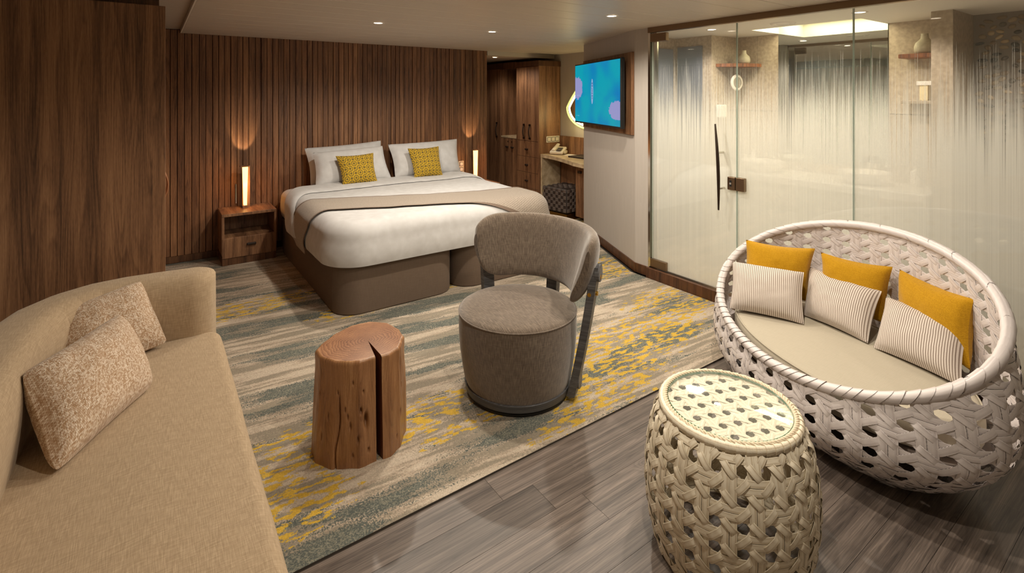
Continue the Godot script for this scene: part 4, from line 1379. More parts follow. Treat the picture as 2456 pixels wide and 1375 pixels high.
func build_bed() -> void:
	var bd := thing("bed", "wide double bed with white bedding on two brown skirted bases", "bed", "", Vector3(2.0, 0, -4.6))
	# two bases, the foot corners rounded
	for s in [-1.0, 1.0]:
		var base := slab(Vector3(s * 0.478, 0, 0.0), 0.468, 1.0, 0.17, soft_prof(0.012, 0.36, 0.02, 0.008, 6, 0.468, 0.0), 0.0, 1.0, 10, 10)
		obj("divan_base", base, M.skirt, bd)
		var band := slab(Vector3(s * 0.478, 0, 0.0), 0.471, 1.003, 0.17, [Vector2(0.0, 0.33), Vector2(-0.001, 0.335), Vector2(-0.001, 0.352), Vector2(0.0, 0.357)], 0.0, 1.0, 10, 10)
		obj("skirt_band", band, M.skirt, bd)
	obj("mattress", slab(Vector3(0, 0, -0.02), 0.955, 0.99, 0.13, soft_prof(0.36, 0.62, 0.07, 0.03, 6, 0.955, 0.006), 0.006, 1.0, 8, 20), M.sheet_grey, bd)
	# duvet: wrapped over the mattress, open at the head
	var hx := 1.005
	var z0 := -0.60               # head edge, before the bed's middle
	var z1 := 1.045
	var rc := 0.26
	var re := 0.13
	var topy := 0.668
	var nz := FastNoiseLite.new()
	nz.seed = 12
	nz.frequency = 1.6
	var wrap := func(x: float, z: float, off: float) -> Vector3:
		var q := Vector2(clampf(x, -hx + rc, hx - rc), minf(z, z1 - rc))
		var ev := Vector2(x, z) - q
		var dd := ev.length()
		var dir := ev / dd if dd > 1e-5 else Vector2.ZERO
		var l1 := rc - re
		var rho := dd
		var y := topy
		var na := 0.0
		if dd > l1:
			na = minf((dd - l1) / re, PI / 2)
			rho = l1 + re * sin(na)
			y = topy - re * (1.0 - cos(na))
			var down := dd - l1 - re * PI / 2
			if down > 0.0:
				y -= down
				rho += 0.02 * sin(minf(down / 0.2, 1.0) * PI)
		var wob := nz.get_noise_3d(q.x + dir.x * rho, y * 1.3, q.y + dir.y * rho) * 0.008
		var nn := Vector3(dir.x * sin(na), cos(na), dir.y * sin(na))
		return Vector3(q.x + dir.x * rho, y, q.y + dir.y * rho) + nn * (off + wob)
	var reach := rc - re + re * PI / 2 + 0.175      # flat length past the inner rectangle
	var W := hx - rc + reach
	var L := z1 - rc + reach
	var duv := func(a, b):
		var x: float = lerpf(-W, W, a)
		var z: float = lerpf(z0 + 0.42 * smoothstep(0.78, 1.25, absf(x)), L, b)
		# round the flat corners so that the hem hangs level
		var qx := clampf(x, -hx + rc, hx - rc)
		var qz := minf(z, z1 - rc)
		var ev := Vector2(x - qx, z - qz)
		if ev.length() > reach: ev = ev.normalized() * reach
		return wrap.call(qx + ev.x, qz + ev.y, 0.0)
	obj("duvet", MB.new().grid(duv, 96, 80, false, false, 1, 1, -1.0), M.linen_white, bd)
	# turned-back fold of the duvet at the head
	var fold := func(a, b):
		var x: float = lerpf(-W + 0.02, W - 0.02, a)
		var zz := z0 + 0.42 * smoothstep(0.78, 1.25, absf(x))
		var p: Vector3
		if b < 0.25:
			p = wrap.call(x, zz, 0.0)
			var nn: Vector3 = (wrap.call(x, zz, 0.02) - p) / 0.02
			return p + nn * (0.014 - 0.014 * cos(PI * b / 0.25)) + Vector3(0, 0, -0.02 * sin(PI * b / 0.25))
		var t: float = (b - 0.25) / 0.75
		return wrap.call(x, zz + 0.30 * t, 0.028 - 0.022 * pow(t, 6.0))
	obj("sheet_fold", MB.new().grid(fold, 90, 24, false, false, 1, 1, -1.0), M.linen_white, bd)
	# runner laid askew
	var rn := thing("bed_runner", "taupe quilted bed runner with dark borders laid askew across the duvet", "runner", "", Vector3(2.0, 0, -4.6))
	var A0 := Vector2(-1.32, 0.10)                  # mid line, left hem
	var A1 := Vector2(1.46, 1.05)
	var run := func(s: float, t: float, off: float) -> Vector3:
		# s along, t across from -1 (head side) to 1
		var hw := lerpf(0.235, 0.40, smoothstep(0.45, 1.0, s))
		var mid := A0.lerp(A1, s) + Vector2(0, 0.06 * sin(PI * s))
		var p := mid + Vector2(-0.30, 0.95).normalized() * t * hw
		var q := Vector2(clampf(p.x, -hx + rc, hx - rc), minf(p.y, z1 - rc))
		var ev := p - q
		if ev.length() > 0.56: ev = ev.normalized() * 0.56
		return wrap.call(q.x + ev.x, q.y + ev.y, off)
	obj("cloth", MB.new().grid(func(a, b): return run.call(a, lerpf(-0.9, 0.9, b), 0.013), 110, 30, false, false, 7.0, 1.4, -1.0), M.runner, rn)
	obj("border", MB.new().grid(func(a, b): return run.call(a, lerpf(-1.0, -0.9, b), 0.0135), 110, 3, false, false, 1, 1, -1.0), M.runner_edge, rn)
	obj("border", MB.new().grid(func(a, b): return run.call(a, lerpf(0.9, 1.0, b), 0.0135), 110, 3, false, false, 1, 1, -1.0), M.runner_edge, rn)
	# pillows
	var pil := [
		["white bed pillow at the back on the side of the clear standing nightstand", [[1.31, 0.64, -5.44], [2.10, 0.65, -5.44], [2.119, 1.06, -5.60], [1.285, 1.02, -5.60]], 0.15],
		["white bed pillow at the back on the wall switch side", [[2.22, 0.65, -5.44], [2.969, 0.64, -5.44], [2.964, 1.02, -5.60], [2.19, 1.01, -5.60]], 0.15],
		["white bed pillow in front on the side of the clear standing nightstand", [[1.301, 0.66, -5.22], [2.10, 0.668, -5.22], [2.06, 1.02, -5.40], [1.318, 0.99, -5.40]], 0.17],
		["white bed pillow in front beside the wall switch", [[2.125, 0.668, -5.22], [2.94, 0.66, -5.22], [2.985, 1.05, -5.40], [2.115, 1.03, -5.40]], 0.17]]
	for k in 4:
		var t := thing("bed_pillow", pil[k][0], "pillow", "white bed pillows")
		obj("pillow_case", pillow(pil[k][1], pil[k][2] + 0.04, Vector2(0.8, 0.4), 0.06, 20 + k, 26), M.linen_white, t)
	var cus := [
		["yellow patterned cushion on the bed on the side of the clear standing nightstand", [[1.52, 0.682, -5.05], [1.875, 0.685, -5.05], [1.885, 0.972, -5.20], [1.49, 0.964, -5.20]]],
		["yellow patterned cushion on the bed on the side of the wall switch", [[2.275, 0.685, -5.05], [2.615, 0.682, -5.05], [2.64, 0.998, -5.20], [2.258, 0.995, -5.20]]]]
	for k in 2:
		var t := thing("patterned_cushion", cus[k][0], "cushion", "yellow patterned bed cushions")
		obj("cover", pillow(cus[k][1], 0.12, Vector2(1.0, 0.8), 0.09, 40 + k), M.truchet, t)

func build_nightstands() -> void:
	for k in 2:
		var x0: float = [0.515, 3.09][k]
		var t := thing("nightstand", "wood nightstand with an open shelf over one drawer " + ("standing clear beside the bed" if k == 0 else "half hidden behind the bed"), "nightstand", "nightstands", Vector3(x0 + 0.23, 0.009, -5.515))
		var hw := 0.23
		obj("top", rspan(Vector3(-hw, 0.445, -0.175), Vector3(hw, 0.470, 0.185), 0.002, 1), M.walnut, t)
		obj("side", span(Vector3(-hw, 0.09, -0.175), Vector3(-hw + 0.02, 0.445, 0.182)), M.walnut, t)
		obj("side", span(Vector3(hw - 0.02, 0.09, -0.175), Vector3(hw, 0.445, 0.182)), M.walnut, t)
		obj("back", span(Vector3(-hw + 0.02, 0.09, -0.175), Vector3(hw - 0.02, 0.445, -0.16)), M.walnut, t)
		obj("shelf", span(Vector3(-hw + 0.02, 0.235, -0.16), Vector3(hw - 0.02, 0.252, 0.18)), M.walnut, t)
		var d := obj("drawer", rspan(Vector3(-hw + 0.004, 0.066, 0.165), Vector3(hw - 0.004, 0.246, 0.187), 0.002, 1), M.walnut, t)
		obj("handle", MB.new().rbox(Vector3(0.012, 0.175, 0.195), Vector3(0.078, 0.020, 0.022), 0.005, 2), M.leather, d)
		obj("plinth", span(Vector3(-hw + 0.004, 0.0, -0.17), Vector3(hw - 0.004, 0.064, 0.180)), M.walnut_dark, t)
		# lamp
		var lx: float = [0.735, 3.335][k]
		var l := thing("table_lamp", "slim wooden table lamp with a glowing wedge " + ("on the nightstand standing clear" if k == 0 else "on the nightstand behind the bed"), "lamp", "wedge table lamps", Vector3(lx, 0.4795, -5.56))
		obj("back_board", bx(Vector3(0.012, 0.2, -0.028), Vector3(0.066, 0.4, 0.012)), M.lamp_wood, l)
		var g := MB.new()
		var wt := 0.023
		var wb := 0.013
		var fr := [Vector3(-wb, 0.025, 0.02), Vector3(wb, 0.025, 0.02), Vector3(wt, 0.395, 0.02), Vector3(-wt, 0.395, 0.02)]
		var bk := [Vector3(-wb, 0.025, -0.02), Vector3(wb, 0.025, -0.02), Vector3(wt, 0.395, -0.02), Vector3(-wt, 0.395, -0.02)]
		g.quad(fr[0], fr[1], fr[2], fr[3], Vector3.BACK)
		g.quad(bk[1], bk[2], fr[2], fr[1], Vector3.RIGHT)
		g.quad(bk[0], bk[3], fr[3], fr[0], Vector3.LEFT)
		obj("glowing_wedge", g, M.lamp_glow, l)
		obj("base_block", bx(Vector3(0, 0.012, 0), Vector3(0.05, 0.024, 0.05)), M.lamp_wood, l)
		obj("cap", bx(Vector3(-0.002, 0.402, 0.0), Vector3(0.082, 0.01, 0.07)), M.lamp_wood, l)
		omni(l.position + Vector3(0.0, 0.22, 0.06), 0.035, Color(1.0, 0.62, 0.28), 0.02)
		spot(l.position + Vector3(0.0, 0.425, 0.0), 0.2, Color(1.0, 0.86, 0.68), 23.0, 0.4, 0.01, Vector3(0.0, 0.87, -0.49))
	var s := thing("reading_light_strip", "thin pale metal strip on the slat wall beside the clear nightstand lamp", "wall light", "", Vector3(0.672, 0.60, -5.69))
	obj("strip", bx(Vector3.ZERO, Vector3(0.008, 0.19, 0.012)), M.chrome, s)

func build_sofa() -> void:
	var t := thing("sofa", "beige fabric sofa with a rounded back curving into its arm", "sofa", "", Vector3(-0.15, 0, -1.8))
	var o := -t.position
	var c := Vector3(-0.10, 0, -1.66)
	obj("seat", slab(o + c, 0.375, 1.24, 0.06, soft_prof(0.06, 0.425, 0.045, 0.02, 8, 0.375, 0.006, 0.012), 0.004, 1.0, 8, 24), M.sofa, t)
	# back: thick rounded band swept from the arm end round the corner and along the wall
	var path := [Vector2(0.262, -2.985), Vector2(0.18, -2.995), Vector2(0.05, -3.01), Vector2(-0.10, -3.02), Vector2(-0.22, -3.0), Vector2(-0.33, -2.93), Vector2(-0.41, -2.82), Vector2(-0.455, -2.66), Vector2(-0.475, -2.45), Vector2(-0.485, -2.2), Vector2(-0.49, -1.9), Vector2(-0.49, -1.5), Vector2(-0.49, -1.0), Vector2(-0.49, -0.5)]
	var cv := Curve2D.new()
	for i in path.size():
		var a: Vector2 = path[maxi(i - 1, 0)]
		var b: Vector2 = path[mini(i + 1, path.size() - 1)]
		cv.add_point(path[i], (a - b) * 0.16, (b - a) * 0.16)
	var ll := cv.get_baked_length()
	var fn := func(a, b):
		var sp: float
		# close sampling at the arm end so that it rounds off
		sp = ll * (a * 0.08 / 0.2 if a < 0.2 else 0.08 + 0.92 * (a - 0.2) / 0.8)
		var p := cv.sample_baked(sp)
		var q := cv.sample_baked(minf(sp + 0.02, ll)) - cv.sample_baked(maxf(sp - 0.02, 0.0))
		var d := q.normalized()
		var nn := Vector2(d.y, -d.x)
		var e := clampf(sp / 0.10, 0.0, 1.0)
		var round_ := sqrt(1.0 - (1.0 - e) * (1.0 - e))
		var an: float = b * TAU
		var cx := signf(cos(an)) * pow(absf(cos(an)), 0.62)
		var sy := signf(sin(an)) * pow(absf(sin(an)), 0.5)
		var y := 0.385 + sy * (0.325 - 0.03 * (1.0 - round_))
		var th := 0.135 * (0.25 + 0.75 * round_)
		var lean := (y - 0.38) * 0.10
		var off := cx * th + lean
		return o + Vector3(p.x + nn.x * off, y, p.y + nn.y * off)
	obj("back_rest", MB.new().grid(fn, 120, 48, false, true, 1, 1, 1.0), M.sofa, t)
	# flat end of the arm
	var cap := MB.new()
	var ring := []
	for k in 48: ring.append(fn.call(0.0, k / 48.0))
	var mid := Vector3.ZERO
	for p in ring: mid += p / 48.0
	var c0 := cap.vert(mid, Vector3.RIGHT, Vector2.ZERO)
	for p in ring: cap.vert(p, Vector3.RIGHT, Vector2.ZERO)
	for k in 48: cap.tri(c0, c0 + 1 + k, c0 + 1 + (k + 1) % 48)
	obj("arm_end", cap, M.sofa, t)
	obj("plinth", span(o + Vector3(-0.55, 0.01, -2.9), o + Vector3(0.2, 0.07, -0.5)), M.black, t)
	# two tweed cushions
	var a := thing("tweed_cushion", "woven oatmeal cushion leaning on the sofa arm behind another cushion", "cushion", "oatmeal sofa cushions")
	obj("cover", pillow([[-0.285, 0.44, -2.64], [0.062, 0.445, -2.80], [-0.04, 0.715, -2.93], [-0.385, 0.64, -2.86]], 0.17, Vector2(1.2, 1.0), 0.05, 61, 32, 0.05), M.tweed, a)
	var b := thing("tweed_cushion", "woven oatmeal cushion lying in front across the sofa seat", "cushion", "oatmeal sofa cushions")
	obj("cover", pillow([[-0.237, 0.445, -2.008], [0.008, 0.445, -2.427], [-0.113, 0.668, -2.675], [-0.352, 0.675, -2.25]], 0.20, Vector2(1.45, 1.05), 0.05, 62, 32, 0.06), M.tweed, b)

func build_daybed() -> void:
	var C := Vector3(2.75, 0, -1.173)
	var phi := -0.466
	var ax := Vector3(sin(phi), 0, cos(phi))       # long axis
	var bx_ := Vector3(cos(phi), 0, -sin(phi))     # towards the back
	var t := thing("rattan_daybed", "round white woven rattan loveseat with a high back", "loveseat", "", C)
	var A := 0.735
	var B := 0.40
	var rim_y := func(s: float) -> float: return 0.595 + 0.27 * s
	var rho := func(w: float) -> float:
		if w < 0.55: return 0.70 + 0.37 * sin(w / 0.55 * PI / 2)
		return 1.07 - 0.07 * pow((w - 0.55) / 0.45, 2.0)
	var nx := 34
	var py := 0.072
	# even steps along the oval, not even angles
	var cum := PackedFloat32Array([0.0])
	for i in 720:
		var m := TAU * (i + 0.5) / 720.0
		cum.append(cum[-1] + sqrt(pow(A * sin(m), 2.0) + pow(B * cos(m), 2.0)) * TAU / 720.0)
	var angle := func(x: float) -> float:
		var turns := floorf(x / nx)
		var want := (x / nx - turns) * cum[720]
		var i := clampi(cum.bsearch(want) - 1, 0, 719)
		return TAU * (turns + (i + (want - cum[i]) / (cum[i + 1] - cum[i])) / 720.0)
	var P := func(x: float, y: float) -> Vector3:
		var an: float = angle.call(x)
		var c := cos(an)
		var s := sin(an)
		var yy := 0.035 + y * py
		var r: float = rho.call(clampf(yy / rim_y.call(s), -0.2, 1.05))
		return ax * c * A * r + bx_ * s * B * r + Vector3(0, yy, 0)
	var top := func(x: float) -> float: return (rim_y.call(sin(angle.call(x))) - 0.035 - 0.012) / py
	cane(P, nx, -0.2, top, Vector3(0.0325, 0.0212, 0.0265), 0.0018, 0.0016, M.wicker, t, 0.148)
	# rim of wrapped strand: overlapping bands round a pole
	var rim := []
	var RN := 192
	for i in RN:
		var x := float(i) / RN * nx
		rim.append(P.call(x, (rim_y.call(sin(angle.call(x))) - 0.035) / py))
	obj("rim_pole", MB.new().tube(rim, 0.019, 10, true), M.wicker, t)
	var rng := RandomNumberGenerator.new()
	rng.seed = 6
	var at_rim := func(f: float) -> Vector3:
		var i0 := int(floorf(f))
		return rim[posmod(i0, RN)].lerp(rim[posmod(i0 + 1, RN)], f - i0)
	for k in 80:
		var f0 := k * RN / 80.0 + rng.randf_range(-0.3, 0.3)
		var wd := rng.randf_range(2.2, 2.9)
		var slant := rng.randf_range(1.0, 1.9)
		var grow := rng.randf_range(0.0018, 0.0035)
		var bandf := func(a, b):
			var an: float = b * TAU
			var f: float = f0 + a * wd + slant * sin(an)
			var p: Vector3 = at_rim.call(f)
			var tg: Vector3 = (at_rim.call(f + 1.0) - at_rim.call(f - 1.0)).normalized()
			var sd := tg.cross(Vector3.UP).normalized()
			var up := sd.cross(tg)
			return p + (sd * cos(an) + up * sin(an)) * (0.0205 + grow * a)
		obj("wrapped_band", MB.new().grid(bandf, 4, 14, false, true, 0.3, 1.0), M.wicker, t)
	# deck and foot inside
	var deck := MB.new()
	deck.lathe(Vector3.ZERO, [Vector2(0.0, 0.20), Vector2(0.93, 0.20), Vector2(0.93, 0.225), Vector2(0.0, 0.226)], 48)
	var dk := obj("seat_deck", deck, M.wicker_core, t)
	dk.basis = Basis(ax * A, Vector3.UP, bx_ * B)
	for k in 4:
		var an := TAU * (k + 0.5) / 4
		obj("foot", bx(ax * cos(an) * 0.40 + bx_ * sin(an) * 0.22 + Vector3(0, 0.016, 0), Vector3(0.05, 0.032, 0.05)), M.wicker, t)
	# seat cushion
	var cu := thing("seat_cushion", "oval beige seat pad inside the white rattan loveseat", "cushion", "", C + ax * 0.03)
	var prof := [Vector2(0.0, 0.232), Vector2(0.90, 0.232), Vector2(0.96, 0.236), Vector2(0.985, 0.25), Vector2(0.99, 0.30), Vector2(0.985, 0.335), Vector2(0.965, 0.350), Vector2(0.93, 0.356), Vector2(0.7, 0.362), Vector2(0.4, 0.366), Vector2(0.0, 0.367)]
	var fnc := func(a, b):
		var q: Vector2 = prof[int(round(b * (prof.size() - 1)))]
		var an: float = a * TAU
		return ax * cos(an) * q.x * 0.64 + bx_ * sin(an) * q.x * 0.365 + Vector3(0, q.y, 0)
	obj("pad", MB.new().grid(fnc, 80, prof.size() - 1, true, false, 1, 1, -1.0), M.canvas, cu)
	var seam := []
	for i in 80:
		var an := TAU * i / 80.0
		seam.append(ax * cos(an) * 0.622 + bx_ * sin(an) * 0.355 + Vector3(0, 0.352, 0))
	obj("piping", MB.new().tube(seam, 0.0035, 6, true), M.canvas, cu)
	# cushions
	var st := [
		["striped ticking cushion on the loveseat end nearest the glass door", [[2.647, 0.372, -1.658], [2.78, 0.372, -1.312], [2.963, 0.587, -1.398], [2.834, 0.58, -1.756]]],
		["striped ticking cushion in the middle of the loveseat", [[2.895, 0.372, -1.376], [2.815, 0.372, -1.035], [3.03, 0.575, -1.05], [3.095, 0.585, -1.435]]],
		["striped ticking cushion on the loveseat end farthest from the glass door", [[2.795, 0.372, -1.01], [2.71, 0.372, -0.66], [2.938, 0.556, -0.69], [3.02, 0.56, -1.035]]]]
	for k in 3:
		var q := thing("striped_cushion", st[k][0], "cushion", "striped loveseat cushions")
		obj("cover", pillow(st[k][1], 0.14, Vector2(9.5, 3.0), 0.07, 70 + k), M.stripe, q)
	var ye := [
		["mustard yellow cushion behind the striped cushion nearest the glass door", [[2.86, 0.40, -1.72], [3.03, 0.40, -1.40], [3.12, 0.69, -1.41], [2.945, 0.695, -1.735]]],
		["mustard yellow cushion behind the middle striped cushion", [[3.04, 0.40, -1.36], [3.05, 0.40, -1.03], [3.11, 0.69, -1.03], [3.07, 0.69, -1.365]]],
		["mustard yellow cushion behind the striped cushion farthest from the glass door", [[3.05, 0.40, -0.98], [2.83, 0.40, -0.66], [2.90, 0.69, -0.665], [3.10, 0.69, -1.005]]]]
	for k in 3:
		var q := thing("mustard_cushion", ye[k][0], "cushion", "mustard loveseat cushions")
		obj("cover", pillow(ye[k][1], 0.15, Vector2(1.2, 0.9), 0.11, 80 + k, 26), M.mustard, q)

func build_chair() -> void:
	var t := thing("swivel_chair", "round grey chenille swivel chair with a curved back on grey wood posts", "chair", "", Vector3(1.60, 0.009, -2.23))
	var R := 0.312
	obj("turntable", MB.new().lathe(Vector3.ZERO, [Vector2(0.0, 0.0), Vector2(0.262, 0.0), Vector2(0.268, 0.006), Vector2(0.268, 0.022), Vector2(0.0, 0.022)], 56), M.black, t)
	obj("base_ring", MB.new().lathe(Vector3.ZERO, [Vector2(0.0, 0.022), Vector2(0.272, 0.022), Vector2(0.278, 0.026), Vector2(0.283, 0.058), Vector2(0.28, 0.062), Vector2(0.0, 0.062)], 56), M.grey_wood, t)
	var prof := [Vector2(0.274, 0.062)]
	for i in range(1, 11):
		var q := i / 10.0
		prof.append(Vector2(0.280 + 0.034 * sin(q * 1.9), 0.062 + 0.36 * q))
	obj("seat_drum", MB.new().lathe(Vector3.ZERO, prof, 72), M.chenille, t)
	var er: float = prof[-1].x
	obj("seat_top", MB.new().lathe(Vector3.ZERO, [Vector2(er, 0.422), Vector2(er - 0.004, 0.43), Vector2(er - 0.02, 0.441), Vector2(er - 0.06, 0.450), Vector2(er - 0.14, 0.458), Vector2(0.08, 0.463), Vector2(0.0, 0.464)], 72), M.chenille, t)
	var pip := []
	for i in 72: pip.append(Vector3(cos(TAU * i / 72) * (er + 0.001), 0.4235, sin(TAU * i / 72) * (er + 0.001)))
	obj("piping", MB.new().tube(pip, 0.0035, 6, true), M.chenille, t)
	# backrest: arc with rounded ends, leaning out
	var a0 := deg_to_rad(-98.0)
	var a1 := deg_to_rad(68.0)
	var back := func(a, b):
		var u: float = a
		var e := minf(u / 0.17, (1.0 - u) / 0.09)
		var rd := sqrt(maxf(1.0 - pow(1.0 - minf(e, 1.0), 2.0), 0.0))
		var an := lerpf(a0, a1, u)
		var ph: float = b * TAU
		var cy := signf(sin(ph)) * pow(absf(sin(ph)), 0.75)
		var cr := signf(cos(ph)) * pow(absf(cos(ph)), 0.9)
		var low := lerpf(0.42, 0.66, u)
		var hh := 0.176 * (low + (1.0 - low) * rd)
		var th := 0.046 * (0.35 + 0.65 * rd)
		var y := 0.672 + hh * cy
		var r := 0.335 + (y - 0.672) * 0.22 + th * cr + 0.018 * (1.0 - cy * cy) + 0.05 * pow(maxf(u - 0.6, 0.0) / 0.4, 1.5) * (0.6 + 0.4 * cy)
		return Vector3(cos(an) * r, y, sin(an) * r)
	var bm := MB.new().grid(back, 72, 28, false, true, 1, 1, 1.0)
	for end in [0.0, 1.0]:
		var mid := Vector3.ZERO
		var ring := []
		for k in 28:
			var p: Vector3 = back.call(end, k / 28.0)
			ring.append(p); mid += p / 28.0
		var an := a0 if end == 0.0 else a1
		var nn := Vector3(-sin(an), 0, cos(an)) * (-1.0 if end == 0.0 else 1.0)
		var c0 := bm.vert(mid + nn * 0.012, nn, Vector2.ZERO)
		for p in ring: bm.vert(p, nn, Vector2.ZERO)
		for k in 28: bm.tri(c0, c0 + 1 + k, c0 + 1 + (k + 1) % 28)
	obj("backrest", bm, M.chenille, t)
	for deg in [-84.0, -19.0, 57.0]:
		var an := deg_to_rad(deg)
		var fan: float = 0.122 if deg > 30.0 else 0.085
		var rad := Vector3(cos(an), 0, sin(an))
		var b := Basis(Vector3(-sin(an), 0, cos(an)), Vector3.UP, -rad)
		# post: flat board, slightly splayed, wider and rounded at both ends
		var outl := []
		for i in 13:
			var q := i / 12.0
			outl.append([lerpf(0.03, 0.70, q), 0.302 + fan * q + 0.008 * sin(PI * q), 0.034 + 0.006 * pow(absf(q - 0.5) * 2.0, 3.0)])
		var fn := func(a, bb):
			var e: Array = outl[int(round(a * 12))]
			var k := int(round(bb * 4)) % 4
			var cx: float = [1, 1, -1, -1][k] * e[2]
			var cz: float = [-1, 1, 1, -1][k] * 0.020
			return rad * (e[1] + cz) + b.x * cx + Vector3(0, e[0], 0)
		var pb := MB.new()
		for k in 4:
			for i in 12:
				var p := [fn.call(i / 12.0, k / 4.0), fn.call((i + 1) / 12.0, k / 4.0), fn.call((i + 1) / 12.0, (k + 1) / 4.0), fn.call(i / 12.0, (k + 1) / 4.0)]
				var nn: Vector3 = (p[1] - p[0]).cross(p[3] - p[0]).normalized()
				var mid: Vector3 = (p[0] + p[2]) * 0.5 - rad * outl[i][1] - Vector3(0, (p[0].y + p[1].y) * 0.5, 0)
				if nn.dot(mid) < 0: nn = -nn
				pb.quad(p[0], p[1], p[2], p[3], nn)
		var po := obj("post", pb, M.grey_wood, t)
		var d1 := rad * 0.34 + Vector3(0, 0.10, 0)
		obj("foot_disc", MB.new().tube([d1 - rad * 0.012, d1 + rad * 0.004], 0.036, 20), M.grey_wood, po)
		var d2 := rad * (0.322 + fan * 0.95) + Vector3(0, 0.665, 0)
		obj("head_disc", MB.new().tube([d2 - rad * 0.012, d2 + rad * 0.010], 0.044, 20), M.grey_wood, po)
		for y in [0.56, 0.645]:
			var q: float = (y - 0.05) / 0.65
			var s := rad * (0.302 + fan * q + 0.028) + Vector3(0, y, 0)
			obj("brass_screw", MB.new().tube([s - rad * 0.004, s + rad * 0.008], 0.011, 10), M.brass, po)
			var side := b.x * 0.031 + rad * (0.302 + fan * q) + Vector3(0, y, 0)
			obj("brass_screw", MB.new().tube([side, side + b.x * 0.006], 0.010, 10), M.brass, po)

